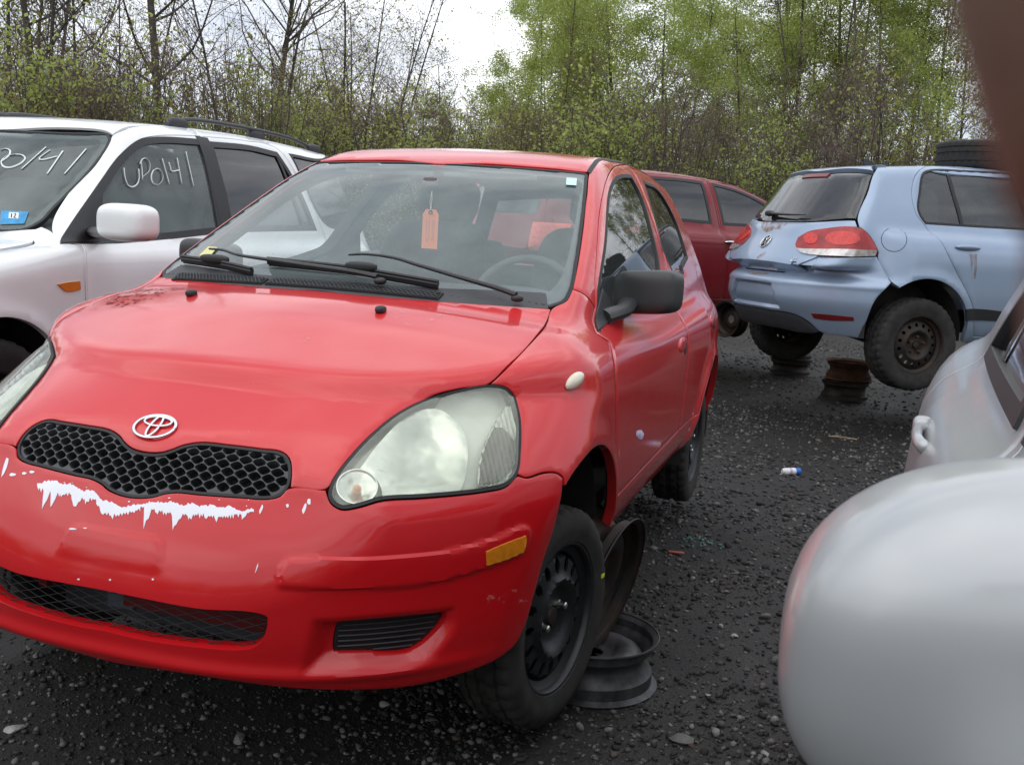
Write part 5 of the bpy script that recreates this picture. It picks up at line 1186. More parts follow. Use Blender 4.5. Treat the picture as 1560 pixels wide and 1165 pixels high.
for y, p, p2 in ((1.19, d2, d2b), (2.25, d1, d1b)):
    P = ms([(y, .855)])[0]; N = grad(MF, P[None])[0]; o = blob('door_handle', P+N*.004, N, .075, .016, .03, CHROME, p, t=(0, 1, 0)); c = mirror_obj(o); c.parent = p2
o = ribbon('sill_trim', MF, ms([(2.05, .345), (1.2, .345), (.4, .345)]), R_SIDE, .012, CHROME, mar, lift=.002, res=.1); mirror_obj(o)
rh = topf(MF, [(0, .72), (-.45, .75), (-.56, .80), (-.59, 1.3), (-.595, 1.9), (-.565, 2.5), (-.5, 2.82), (0, 2.86)]); mroof = panel('roof', MF, sym(rh), S_TOP, MAROON, mar, res=.08, edge=.04)
M_B2 = CylMap(0, 2.3, .8, 1)
mtg = front_half(MF, [(0, 1.37), (-.5, 1.34), (-.66, 1.0), (-.70, .9), (-.66, .60), (0, .60)], 4.4, -1); mw_ = front_half(MF, [(0, 1.32), (-.44, 1.29), (-.58, 1.04), (-.55, .99), (0, .99)], 4.4, -1)
tg2 = panel('tailgate', MF, sym(mtg), PlaneMap((0, .9, .4)), MAROON, mar, res=.06, edge=.03, holes=[sym(mw_)]); panel('rear_window', MF, sym(mw_), PlaneMap((0, .9, .4)), TGL, tg2, res=.1, lift=-.003)
mbm = front_half(MF, [(0, .59), (-.70, .59), (-.80, .58), (-.80, .32), (0, .30)], 4.4, -1); panel('rear_bumper', MF, sym(mbm), M_B2, MAROON, mar, res=.06, edge=.03)
o = panel('tail_lamp', MF, front_half(MF, [(-.60, .93), (-.80, .93), (-.81, .72), (-.62, .70)], 4.4, -1), M_B2, plain('bright red tail lens', (.75, .06, .03), .3, coat=.6, var=.3, scale=30), mar, res=.03, lift=.004); mirror_obj(o)
o = panel('rear_pillar', MF, front_half(MF, [(-.46, 1.37), (-.56, 1.33), (-.70, 1.06), (-.795, .93), (-.70, .91), (-.64, 1.0)], 4.4, -1), M_B2, MAROON, mar, res=.05, edge=.03, lift=-.004); mirror_obj(o)
mws = topf(MF, [(0, -.28), (-.45, -.22), (-.66, -.10), (-.56, .74), (0, .70)]); panel('windshield', MF, sym(mws), PlaneMap((0, -.4, .9)), TGL, mar, res=.1, edge=.05, lift=-.003)
mh = topf(MF, [(0, -.72), (-.5, -.62), (-.72, -.3), (-.70, -.12), (0, -.32)]); panel('hood', MF, sym(mh), PlaneMap((0, -.4, .9)), MAROON, mar, res=.08, edge=.05)
mf = front_half(MF, [(0, .68), (-.5, .68), (-.80, .62), (-.80, .3), (0, .28)], -2.6, 1); panel('front_bumper', MF, sym(mf), CylMap(0, .2, .8), MAROON, mar, res=.07, edge=.04)
MB().box((0, 1.2, .42), (.7, 1.7, .10)).obj('underbody', UNDER, mar)
MB().box((0, 1.3, .8), (.66, 1.1, .14)).obj('cabin_floor', DARK, mar)
for x in (-.36, .36):
    for y in (.95, 1.85): mb = MB(); mb.add(*superell((x, y, 1.0), (.23, .10, .26), .5, .5)); mb.add(*superell((x, y+.06, 1.25), (.13, .05, .07), .5, .6)); mb.obj('seat', SEATF, mar)
for s in (-1, 1):
    for yy in (0, 2.5): wheel('wheel', .30, .18, .185, (s*.745, yy, .22), mar, side=s, rim_mat=RIMRUST, slots=14)

# ---------------------------------------------------------------- silver saloon at the right edge with its mirror close to the camera
VF = silver_F; SIL = Form(silver_F, SIL_LOC, SIL_YAW)
sil = empty('saloon_car', SIL_LOC, SIL_YAW, 'silver saloon at the right edge with its big wing mirror close to the camera', 'car')
V_SIDE = PlaneMap((-.93, .05, .36)); V_TOP = PlaneMap((-.1, 0, 1), up=(0, 1, 0))
vs = lambda L: sidef(VF, L, -1)
VGL = glass('silver car glass', (.25, .29, .30), .05, (.3, .33, .36), 1.6, .02)
vdr = vs([(1.50, 1.36), (1.9, 1.36), (2.2, 1.28), (2.42, 1.08), (2.50, .94), (2.46, .75), (2.30, .62), (2.2, .3), (1.45, .3), (1.47, .9)])
vdf = vs([(1.47, 1.36), (1.2, 1.31), (.62, .98), (.44, .91), (.42, .6), (.46, .3), (1.42, .3), (1.44, .9)])
vwr = vs([(1.55, 1.325), (1.85, 1.325), (2.08, 1.25), (2.27, 1.07), (2.345, .958), (1.53, .950)])
vwf = vs([(1.43, 1.325), (1.2, 1.27), (.72, .98), (.62, .945), (1.42, .948)])
vso = cat([topf(VF, [(-.50, 1.3), (-.545, 1.7), (-.535, 2.2), (-.52, 2.6)]), vs([(2.75, 1.10), (3.0, .985), (3.3, .93), (3.45, .8), (3.45, .36), (3.1, .3)]), vs(arc((2.65, .29), .37, 8, 172, 14)), vs([(2.25, .24), (.41, .24), (.43, .6), (.42, .90), (.60, .985), (1.17, 1.325)])])
v1, v1b = panel('body_side', VF, vso, V_SIDE, SILVER, sil, res=.03, edge=.02, both=True, thick=.03, holes=[vdr, vdf], hole_gap=.002)
v2, v2b = panel('rear_door', VF, vdr, V_SIDE, SILVER, sil, res=.025, edge=.02, both=True, thick=.03, holes=[vwr])
v3, v3b = panel('front_door', VF, vdf, V_SIDE, SILVER, sil, res=.025, edge=.02, both=True, thick=.03, holes=[vwf])
for w3, p, p2 in ((vwr, v2, v2b), (vwf, v3, v3b)):
    w2 = smooth_loop(V_SIDE.to2(w3), .02); w2 = w2 if area2(w2) > 0 else w2[::-1]
    q1 = panel('window_trim', VF, inset_loop(w2, -.010), V_SIDE, BLACKP, p, res=.02, gap=.001, thick=.02, lift=.006, is2d=True, smooth=False, holes=[inset_loop(w2, .020)])
    q2 = panel('window', VF, w2, V_SIDE, VGL, p, res=.06, gap=.002, thick=.004, lift=-.008, is2d=True, smooth=False)
    for q in (q1, q2): c = mirror_obj(q); c.parent = p2
o = ribbon('window_bar', VF, vs([(2.09, 1.25), (2.07, 1.1), (2.05, .955)]), V_SIDE, .035, BLACKP, v2, lift=-.004, res=.04); c = mirror_obj(o); c.parent = v2b
vwing = cat([vs([(.41, .89), (.42, .6), (.40, .3)]), vs(arc((0, .29), .37, 5, 172, 14)), vs([(-.55, .4), (-.55, .6)]), topf(VF, [(-.66, -.5), (-.72, 0), (-.74, .3)])]); o = panel('front_wing', VF, vwing, PlaneMap((-.8, -.2, .5)), SILVER, sil, res=.05, edge=.03); mirror_obj(o)
for y, p, p2 in ((1.93, v2, v2b), (1.10, v3, v3b)):
    P = vs([(y, .85)])[0]; N = grad(VF, P[None])[0]; L = np.array([P+N*(d-.006)+A3(0, t, 0) for t, d in ((-.085, .0), (-.075, .014), (-.04, .020), (.03, .020), (.07, .015), (.085, .0))])
    mb = MB(); mb.tube(smooth_line(L, .012), .0085, 10, flat=1.3, up=(0, 0, 1)); mb.add(*superell(P+N*.004+A3(0, .12, 0), (.016, .022, .017), .7, .7)); o = mb.obj('door_handle', SILVER, p, sharp=0); c = mirror_obj(o); c.parent = p2
vr = topf(VF, [(0, 1.20), (-.4, 1.22), (-.505, 1.3), (-.55, 1.7), (-.54, 2.2), (-.525, 2.42), (0, 2.46)]); panel('roof', VF, sym(vr), V_TOP, SILVER, sil, res=.08, edge=.04)
vk = topf(VF, [(0, 3.20), (-.6, 3.12), (-.70, 3.1), (-.62, 3.5), (0, 3.58)]); panel('boot_lid', VF, sym(vk), V_TOP, SILVER, sil, res=.06, edge=.04)
vrw = topf(VF, [(0, 2.50), (-.5, 2.46), (-.66, 3.08), (0, 3.17)]); panel('rear_window', VF, sym(vrw), PlaneMap((0, .5, .86)), VGL, sil, res=.08, edge=.05, lift=-.003)
vb = front_half(VF, [(0, .86), (-.6, .86), (-.72, .8), (-.74, .34), (0, .32)], 4.8, -1); panel('rear_bumper', VF, sym(vb), CylMap(0, 2.6, .8, 1), SILVER, sil, res=.06, edge=.04)
vws = topf(VF, [(0, .36), (-.45, .42), (-.66, .52), (-.50, 1.24), (0, 1.18)]); panel('windshield', VF, sym(vws), PlaneMap((0, -.4, .9)), VGL, sil, res=.1, edge=.05, lift=-.003)
vh = topf(VF, [(0, -.75), (-.5, -.62), (-.66, -.4), (-.72, .35), (-.6, .42), (0, .33)]); panel('hood', VF, sym(vh), PlaneMap((0, -.3, .95)), SILVER, sil, res=.08, edge=.05)
vf = front_half(VF, [(0, .64), (-.5, .64), (-.82, .6), (-.82, .3), (0, .28)], -2.6, 1); panel('front_bumper', VF, sym(vf), CylMap(0, .2, .8), SILVER, sil, res=.07, edge=.04)
MB().box((0, 1.4, .40), (.72, 2.0, .10)).obj('underbody', UNDER, sil)
MB().box((0, 1.6, .72), (.66, 1.2, .14)).obj('cabin_floor', DARK, sil)
for x in (-.36, .36): mb = MB(); mb.add(*superell((x, 1.45, .98), (.23, .10, .30), .5, .5)); mb.add(*superell((x, 1.52, 1.24), (.13, .05, .07), .5, .6)); mb.obj('seat', SEATF, sil)
for s in (-1, 1):
    for yy in (0, 2.65): wheel('wheel', .31, .19, .195, (s*.765, yy, .24), sil, side=s, slots=14)
e = empty('wing_mirror', parent=sil)
v, f = superell((0, 0, 0), (.150, .078, .098), .80, .58, nu=72, nv=48)
v[:, 2] += .010*np.where(v[:, 0] < 0, (v[:, 0]/.15)**2*-1, 0); v[:, 1] += .20*(np.minimum(v[:, 0], 0)**2); v = v@rz(math.radians(5)).T+A3(-.795, .735, .948)
mesh_obj('mirror_shell', v, f, SILVER, e)
MB().tube([(-.775, .76, .90), (-.70, .70, .92)], [.045, .05], 12, flat=.6).obj('mirror_stalk', BLACKP, e)
vg, fg = superell((0, .062, 0), (.105, .006, .055), .4, .45); m = MB(); m.add(vg@rz(math.radians(5)).T+A3(-.795, .735, .948), fg); m.obj('mirror_glass', CHROME, e)
e2 = empty('wing_mirror', parent=sil)
for ch in list(e.children): q = mirror_obj(ch); q.parent = e2
# ---------------------------------------------------------------- woods behind
def leaf_mat(name, cols):
    m, n, l, b = newmat(name); g = n.new('ShaderNodeNewGeometry')
    l.new(ramp(n, l, g.outputs['Random Per Island'], [(i/(len(cols)-1), c) for i, c in enumerate(cols)]), b.inputs['Base Color'])
    b.inputs['Roughness'].default_value = .6; b.inputs['Specular IOR Level'].default_value = .25
    o = n['Material Output'] if 'Material Output' in n else [q for q in n if q.type == 'OUTPUT_MATERIAL'][0]
    t = n.new('ShaderNodeBsdfTranslucent'); l.new(b.inputs['Base Color'].links[0].from_socket, t.inputs['Color']); x = n.new('ShaderNodeMixShader'); x.inputs[0].default_value = .6
    l.new(b.outputs[0], x.inputs[1]); l.new(t.outputs[0], x.inputs[2]); l.new(x.outputs[0], o.inputs[0]); return m
BARK = rusty('grey brown bark', (.040, .032, .027), (.075, .062, .052), .9, 0); BARKL = rusty('pale bark', (.13, .115, .095), (.20, .18, .15), .9, 0); TWIG = plain('brown twigs', (.13, .095, .080), .9, var=.3)
LEAF_G = leaf_mat('spring green leaves', [(.28, .35, .08), (.39, .46, .12), (.50, .55, .19)])
LEAF_Y = leaf_mat('yellow green buds', [(.27, .28, .06), (.36, .35, .09), (.42, .40, .13)])
LEAF_B = leaf_mat('bronze green leaves', [(.16, .11, .05), (.16, .17, .045), (.21, .22, .07)])
def make_tree(seed, H, kind, spread=1.0, leaves=4000, stems=1, leaf=.072, mat=None, trad=.0068, bark=None, crown_from=.3, lsize=1.0):
    r = np.random.RandomState(seed); trunk = MB(); tw = MB(); tips = []
    def branch(p, d, L, rad, lvl):
        n = 5 if lvl < 2 else 3; P = [np.array(p)]; q = np.array(p, float); dd = np.array(d, float)
        for i in range(n):
            dd = dd + r.normal(0, .10 if lvl == 0 else .17, 3)*(.5 if lvl == 0 else 1); dd[2] += .05 if lvl else .03; dd /= np.linalg.norm(dd); q = q + dd*L/n; P.append(q.copy())
        R = np.linspace(rad, rad*(.30 if lvl == 0 else .35), n+1)
        (trunk if lvl < 2 else tw).tube(P, R, 7 if lvl == 0 else (5 if lvl == 1 else 3), cap=False)
        if lvl >= 1:
            for k in range(1, n+1): tips.append((P[k], lvl))
        if lvl < 3:
            nb = {0: int(13*spread), 1: 5, 2: 3}[lvl]
            for k in range(nb):
                t = r.uniform(crown_from if lvl == 0 else .25, 1.0); i = min(int(t*n), n-1); b = P[i]*(1-(t*n-i))+P[i+1]*(t*n-i)
                a = r.uniform(0, 2*math.pi); up = r.uniform(.55, 1.3) if lvl == 0 else r.uniform(.1, .9)
                ax = dd if lvl else np.array([0, 0, 1.]); side = np.cross(ax, [math.cos(a), math.sin(a), .3]); side /= np.linalg.norm(side)
                nd = side*1.0+ax*up; nd /= np.linalg.norm(nd)
                branch(b, nd, L*{0: r.uniform(.22, .38)*(1.15-.55*t), 1: r.uniform(.35, .55), 2: r.uniform(.4, .6)}[lvl], max(rad*(1-.7*t)*{0: .42, 1: .5, 2: .55}[lvl], .004), lvl+1)
    for s in range(stems):
        a = 2*math.pi*s/stems+r.uniform(0, 1); tilt = 0 if stems == 1 else r.uniform(.10, .28)
        branch((.10*math.cos(a)*(stems > 1), .10*math.sin(a)*(stems > 1), -.1), (tilt*math.cos(a), tilt*math.sin(a), 1), H*r.uniform(.85, 1.0), trad*H*(1 if stems == 1 else .75), 0)
    T = np.array([t[0] for t in tips]); wgt = np.array([1. if t[1] > 1 else .4 for t in tips]); wgt /= wgt.sum()
    tm = np.concatenate(trunk.v); 
    crown = MB() 
    if leaves:
        # clumps: some twigs carry much more leaf than others
        c = np.exp(r.normal(0, .8, len(T)))*wgt; c /= c.sum()
        idx = r.choice(len(T), leaves, p=c); C = T[idx]+r.normal(0, 1, (leaves, 3))*.16*np.array([1, 1, .8])
        a = r.normal(0, 1, (leaves, 3)); a /= np.linalg.norm(a, axis=1, keepdims=True); b = np.cross(a, r.normal(0, 1, (leaves, 3))); b /= np.linalg.norm(b, axis=1, keepdims=True)
        s = leaf*lsize*r.uniform(.55, 1.25, (leaves, 1)); V = np.stack([C-a*s*.5, C+b*s*.34, C+a*s*.6, C-b*s*.34], 1).reshape(-1, 3)
        lf = (V, [(4*i, 4*i+1, 4*i+2, 4*i+3) for i in range(leaves)])
    else: lf = (np.zeros((0, 3)), [])
    me_t = bpy.data.meshes.new('trunk'); me_t.from_pydata(tm.tolist(), [], trunk.f); me_t.materials.append(bark or BARK); me_t.polygons.foreach_set('use_smooth', [True]*len(me_t.polygons))
    tv = np.concatenate(tw.v); V = np.concatenate([tv, lf[0]]); Fc = tw.f+[tuple(i+len(tv) for i in q) for q in lf[1]]
    me_c = bpy.data.meshes.new('crown'); me_c.from_pydata(V.tolist(), [], Fc); me_c.materials.append(TWIG); me_c.materials.append(mat or LEAF_G)
    me_c.polygons.foreach_set('material_index', [0]*len(tw.f)+[1]*len(lf[1])); me_c.update(); me_t.update()
    return me_t, me_c
TREES = {'green': [make_tree(11, 11, 'g', 1.5, 31000, mat=LEAF_G, crown_from=.18), make_tree(12, 12, 'g', 1.4, 28000, mat=LEAF_G, crown_from=.25), make_tree(13, 10, 'g', 1.6, 28000, mat=LEAF_G, crown_from=.12, stems=2)],
         'slim': [make_tree(21, 12, 's', .9, 17000, mat=LEAF_G, crown_from=.38, bark=BARKL), make_tree(22, 13, 's', .8, 13000, mat=LEAF_B, crown_from=.42)],
         'bare': [make_tree(31, 12, 'b', 2.0, 0, crown_from=.3, trad=.0095), make_tree(32, 11, 'b', 1.6, 1200, mat=LEAF_B, stems=2, crown_from=.25), make_tree(34, 9, 'b', 1.5, 1500, mat=LEAF_Y, stems=4, crown_from=.2)],
         'yellow': [make_tree(41, 9, 'y', 1.2, 11000, mat=LEAF_Y, crown_from=.2), make_tree(42, 8, 'y', 1.3, 14000, mat=LEAF_Y, crown_from=.12, stems=3), make_tree(43, 12, 'y', 1.2, 8000, mat=LEAF_B, crown_from=.3)],
         'brush': [make_tree(51, 3.2, 'u', .7, 900, mat=LEAF_Y, stems=7, crown_from=.12, leaf=.055), make_tree(52, 2.8, 'u', .7, 2600, mat=LEAF_G, stems=6, crown_from=.1, leaf=.055), make_tree(53, 3.0, 'u', .7, 60, mat=LEAF_B, stems=8, crown_from=.15, leaf=.05)]}
TL = {'green': ('leafy_tree', 'light green spring tree in the dense wood behind the cars', 'leafy spring trees behind the cars'), 'slim': ('slender_tree', 'tall slender tree with thin new leaves behind the blue hatchback', 'slender trees on the right of the wood'),
      'bare': ('bare_tree', 'thin bare branched tree of the wood, mostly behind the white vehicle', 'bare trees on the left of the wood'), 'yellow': ('budding_tree', 'yellow green budding tree of the wood behind the cars', 'budding trees of the wood'), 'brush': ('shrub', 'low twiggy shrub at the foot of the wood', 'shrubs at the foot of the wood')}
rt = np.random.RandomState(5)
LBL = {}
def plant(kind, u, dist, sc=1.0, k=None):
    d = px_ray(u, 340.); d = d[:2]/np.linalg.norm(d[:2]); p = CAM_C[:2]+d*dist*(1 if kind == 'brush' else 1.2)
    tm, cm = TREES[kind][rt.randint(len(TREES[kind])) if k is None else k]
    nm, lb, gp = TL[kind]; lb = LBL.pop((kind, u), lb)
    e = empty(nm, (p[0], p[1], 0), rt.uniform(0, 6.28), lb, 'shrub' if kind == 'brush' else 'tree', gp); s = sc*rt.uniform(.92, 1.1); e.scale = (s, s, s)
    for n, m in (('trunk', tm), ('crown', cm)): o = bpy.data.objects.new(n, m); COL.objects.link(o); o.parent = e
LBL.update({('bare', 55): 'thick dark bare trunk behind the windscreen of the white vehicle', ('bare', 248): 'thick bare dark tree standing clear against the sky above the door of the white vehicle',
  ('bare', 540): 'nearest many stemmed bare tree fanning out beyond the roof of the red hatchback', ('slim', 1285): 'slender pale stemmed tree rising just behind the fin of the blue hatchback',
  ('green', 690): 'lowest bright green tree at the left end of the leafy wood under open sky', ('yellow', 10): 'budding bronze tree farthest left in the wood at the picture edge'})
# left: bare and budding trees with the sky between
for u, k, d, s, v in ((55, 'bare', 25, 1.0, 0), (90, 'bare', 24, 1.0, 1), (10, 'yellow', 27, .95, 2), (130, 'yellow', 30, .70, 1), (215, 'bare', 27, .95, 1), (248, 'bare', 23, 1.05, 0), (165, 'yellow', 33, .62, 0), (300, 'bare', 31, .7, 1), (385, 'bare', 25, 1.0, 1), (412, 'bare', 28, 1.0, 0), (440, 'yellow', 27, .72, 1), (480, 'yellow', 29, .72, 1), (540, 'bare', 22, .92, 2), (560, 'bare', 24, .80, 2), (610, 'bare', 28, .62, 1), (-60, 'bare', 27, 1, 0), (-120, 'yellow', 28, 1, 1), (30, 'yellow', 34, .55, 1), (120, 'yellow', 27, .8, 2), (505, 'yellow', 33, .6, 0), (60, 'yellow', 29, .9, 2)):
    plant(k, u, d, s, v)
# middle: dense green
for u, d, s, v in ((690, 26, .41, 0), (725, 27, .44, 2), (770, 25, .58, 0), (800, 29, .74, 1), (840, 24, .76, 2), (880, 27, .88, 0), (925, 25, .86, 1), (960, 29, .90, 2), (1000, 25, .80, 0), (1035, 27, .66, 1), (660, 31, .42, 1), (860, 33, 1.0, 2)):
    plant('green', u, d, s, v)
for u, d, s in ((740, 24, .45), (820, 23, .5), (900, 22, .5), (1010, 23, .5), (665, 27, .5)): plant('yellow', u, d, s)
# right: slender trunks with gaps
for u, d, s, k, v in ((1090, 27, .58, 'green', 1), (1110, 25, .60, 'yellow', 0), (1140, 24, .74, 'green', 2), (1180, 26, .9, 'slim', 0), (1205, 24, .86, 'slim', 1), (1230, 28, .95, 'green', 0), (1255, 25, .9, 'slim', 0), (1285, 23, .84, 'slim', 0), (1305, 25, .92, 'slim', 0), (1330, 24, .88, 'slim', 0), (1365, 27, .85, 'slim', 1), (1390, 26, .80, 'slim', 0), (1420, 28, .74, 'slim', 1), (1455, 27, .66, 'slim', 1), (1190, 31, .9, 'green', 1), (1490, 32, .55, 'bare', 1), (1520, 34, .5, 'bare', 0), (1570, 30, .6, 'slim', 1), (1620, 28, .8, 'slim', 0), (1160, 34, .8, 'bare', 1), (1220, 22, .75, 'bare', 1)):
    plant(k, u, d, s, v)
for u, d, s in ((140, 22, .42), (270, 24, .40), (345, 25, .42), (430, 23, .45), (470, 24, .50), (20, 22, .5), (200, 23, .38), (510, 25, .5), (95, 24, .42), (320, 23, .34)): plant('yellow', u, d, s, 1)
for i, u in enumerate(np.linspace(-160, 1640, 100)):
    plant('brush', u+rt.uniform(-12, 12), rt.uniform(20, 27), rt.uniform(.85, 1.45))
# deeper wood and an unseen ring of trees added to darken reflections, read as one mass of stems and leaves
mb = MB(); rk = np.random.RandomState(9); lv = []
for i in range(3300):
    if i < 2100: d = px_ray(rk.uniform(-300, 1800), 340.); d = d[:2]/np.linalg.norm(d[:2]); p = CAM_C[:2]+d*rk.uniform(31, 50)
    else: a = rk.uniform(0, 6.283); p = CAM_C[:2]+np.array([math.cos(a), math.sin(a)])*rk.uniform(29, 36)
    if i >= 2100:
        f = (p-CAM_C[:2]); 
        if f[1]*.94-f[0]*.30 > abs(f[0]*.94+f[1]*.30)*1.25: continue
    h = rk.uniform(1.6, 5.2)*(1.0 if (p[0]-CAM_C[0])*.94+(p[1]-CAM_C[1])*.31 > -6 else 1.35) if i < 2100 else rk.uniform(3, 6.5)
    P = np.array([(p[0], p[1], 0), (p[0]+rk.normal(0, .15), p[1]+rk.normal(0, .15), h*.5), (p[0]+rk.normal(0, .5), p[1]+rk.normal(0, .5), h)]); mb.tube(P, [.036, .024, .007], 3, cap=False)
    for k in range(3):
        t = rk.uniform(.3, .95); q = P[0]*(1-t)+P[2]*t; mb.tube([q, q+np.array([rk.normal(0, .7), rk.normal(0, .7), rk.uniform(.3, 1.2)])], [.014, .005], 3, cap=False)
    nl = 26 if i < 2100 else 90
    t = rk.uniform(.25 if i >= 2100 else .1, 1.02, (nl, 1)); C = P[0]*(1-t)+P[2]*t+rk.normal(0, .55, (nl, 3))
    a = rk.normal(0, 1, (nl, 3)); b = rk.normal(0, 1, (nl, 3)); s = .10 if i < 2100 else .22
    lv.append(np.stack([C-a*s*.5, C+b*s*.4, C+a*s*.5, C-b*s*.4], 1).reshape(-1, 3))
nt = len(mb.f); LV = np.concatenate(lv); n0 = mb.n; mb.add(LV, [(4*i, 4*i+1, 4*i+2, 4*i+3) for i in range(len(LV)//4)])
tk = mb.obj('thicket', [TWIG, LEAF_Y], None, False, sharp=0); tk.data.polygons.foreach_set('material_index', [0]*nt+[1]*(len(mb.f)-nt)); tag(tk, 'grey brown thicket of thin stems and new leaves deep in the wood, with an added unseen ring around the yard', 'thicket', kind='stuff')
# ---------------------------------------------------------------- ground
def ground_mat():
    m, n, l, b = newmat('black cinder gravel')
    big = noise(n, l, .55, 6, .6); mid = noise(n, l, 6, 6, .65); fine = noise(n, l, 60, 4, .7)
    c = ramp(n, l, fine, [(.32, (.0045, .0042, .004)), (.52, (.009, .0083, .0077)), (.66, (.022, .0205, .019)), (.78, (.10, .096, .092))])
    c = mixc(n, l, ramp(n, l, mid, [(.42, g3(0)), (.66, g3(.6))]), c, (.026, .020, .015))
    c = mixc(n, l, ramp(n, l, big, [(.40, g3(0)), (.60, g3(.55))]), c, (.008, .0075, .007))
    l.new(c, b.inputs['Base Color'])
    l.new(ramp(n, l, big, [(.35, g3(.5)), (.65, g3(.85))]), b.inputs['Roughness'])
    bump(n, l, mixc(n, l, .5, fine, mid), b, .9, .02); return m
GROUND = ground_mat()
mesh_obj('ground', [(-400, -400, 0), (400, -400, 0), (400, 400, 0), (-400, 400, 0)], [(0, 1, 2, 3)], GROUND)['kind'] = 'structure'
# ---------------------------------------------------------------- loose wheels, stones and litter on the ground
RX90 = np.array([[0, 0, -1.], [0, 1, 0], [1, 0, 0]])              # lathe axis x -> vertical
rim_only('steel_rim', .182, .150, A3(.785, .40, .078), RX90, RIMGREY, 'scuffed grey steel rim lying flat beside the front wheel of the red hatchback', 'wheel rim')
ry_ = lambda a: np.array([[math.cos(a), 0, math.sin(a)], [0, 1, 0], [-math.sin(a), 0, math.cos(a)]])
pr_ = px_at(930, 905, 2.85); rim_only('steel_rim', .185, .145, A3(.775, .40, .325), rz(math.radians(-9))@ry_(math.radians(11)), RIMRUST, 'rusty dark steel rim leaning upright behind the front tyre of the red hatchback', 'wheel rim')
g = px_ground(1205, 553); 
rim_only('steel_rim', .20, .16, px_at(1206, 538, 10.6)*A3(1, 1, 0)+A3(0, 0, .082), RX90, RIMRUST, 'dark steel rim flat on the gravel under the far rear of the blue hatchback', 'wheel rim')
rim_only('steel_rim', .19, .16, px_at(1206, 538, 10.6)*A3(1, 1, 0)+A3(.01, .02, .246), RX90, RIMRUST, 'rust brown rim resting on the flat rim under the far rear of the blue car', 'wheel rim')
g2_ = px_ground(1285, 610)
rim_only('steel_rim', .20, .17, g2_*A3(1, 1, 0)+A3(0, .1, .086), RX90, RIMRUST, 'lowest black rim of the stack under the blue hatchback', 'wheel rim')
rim_only('steel_rim', .19, .16, g2_*A3(1, 1, 0)+A3(.02, .1, .26), rz(.6)@RX90, RUST, 'rusty brown rim topmost under the blue hatchback', 'wheel rim')
bd_ = px_ground(1112, 505); rim_only('brake_disc', .14, .13, px_at(1112, 486, 8.9), rz(math.radians(55)), RIMRUST, 'dark brake disc with a ring of holes under the maroon hatchback', 'brake disc')
# stones: countless small ones are one object, the larger ones are things
ICO = bmesh.new(); bmesh.ops.create_icosphere(ICO, subdivisions=1, radius=1); IV = np.array([v.co[:] for v in ICO.verts]); ICO.verts.index_update(); IF = np.array([[v.index for v in f.verts] for f in ICO.faces]); ICO.free()
def stone_mat():
    m, n, l, b = newmat('mixed stones'); gg = n.new('ShaderNodeNewGeometry')
    c = ramp(n, l, gg.outputs['Random Per Island'], [(0, (.008, .0078, .0076)), (.38, (.016, .015, .014)), (.56, (.05, .045, .040)), (.72, (.12, .112, .105)), (.88, (.27, .26, .245)), (.95, (.10, .06, .045)), (1, (.40, .39, .37))])
    c = mixc(n, l, noise(n, l, 90, 4, .6), c, (.02, .02, .02)); l.new(c, b.inputs['Base Color']); b.inputs['Roughness'].default_value = .8; return m
STONE = stone_mat(); rs = np.random.RandomState(21)
pts = []
def scatter(n, u0, u1, v0, v1, s0, s1):
    u = rs.uniform(u0, u1, n); v = rs.uniform(v0, v1, n); G = px_ground(u[:, None].squeeze(), v) if False else None
    r = px_ray(u, v); t = (0-CAM_C[2])/r[:, 2]; P = CAM_C+r*t[:, None]
    for p in P: pts.append((p[0], p[1], math.exp(rs.uniform(math.log(s0), math.log(s1)))))
def scatter_xy(n, x0, x1, y0, y1, s0, s1, p=2.2):
    for _ in range(n): 
        x, y = rs.uniform(x0, x1), rs.uniform(y0, y1)
        k = .5+.5*math.sin(3.1*x+1.7*math.sin(2.3*y))*math.sin(2.6*y+1.3*math.sin(3.7*x))
        if rs.rand() < .25+.75*k: pts.append((x, y, s0+(s1-s0)*rs.rand()**p))
scatter_xy(24000, -1.3, 1.9, -1.6, 2.2, .003, .011); scatter_xy(14000, .3, 1.9, -1.0, 2.6, .003, .014, 3)
scatter_xy(14000, .2, 2.6, 2.2, 6.0, .005, .016, 2.5); scatter_xy(16000, -.5, 4.5, 5.5, 13, .005, .020, 2.5); scatter_xy(1500, .2, 2.0, -1.5, 6, .009, .024, 3); scatter_xy(2200, -1.3, .9, -1.5, .2, .004, .014, 3)
scatter_xy(9000, -3.6, -1.2, -2.5, 3.5, .004, .014, 3); scatter_xy(2500, -6, 4, -6, -1.6, .006, .016, 3)
P = np.array(pts); n = len(P); nv = len(IV)
V = IV[None]*rs.uniform(.52, 1.25, (n, nv, 1)); sc3 = np.stack([rs.uniform(.8, 1.35, n), rs.uniform(.7, 1.1, n), rs.uniform(.5, .85, n)], -1)
V = V*sc3[:, None]*P[:, 2][:, None, None]; a = rs.uniform(0, 6.28, n); ca, sa = np.cos(a)[:, None], np.sin(a)[:, None]
X = V[..., 0]*ca-V[..., 1]*sa; Y = V[..., 0]*sa+V[..., 1]*ca; V = np.stack([X+P[:, :1], Y+P[:, 1:2], V[..., 2]+P[:, 2:3]*.25], -1).reshape(-1, 3)
Fc = (IF[None]+(np.arange(n)*nv)[:, None, None]).reshape(-1, 3)
me = bpy.data.meshes.new('gravel'); me.vertices.add(len(V)); me.vertices.foreach_set('co', V.ravel()); me.loops.add(len(Fc)*3); me.loops.foreach_set('vertex_index', Fc.ravel().astype(np.int32)); me.polygons.add(len(Fc)); me.polygons.foreach_set('loop_start', (np.arange(len(Fc))*3).astype(np.int32)); me.update(calc_edges=True); me.materials.append(STONE)
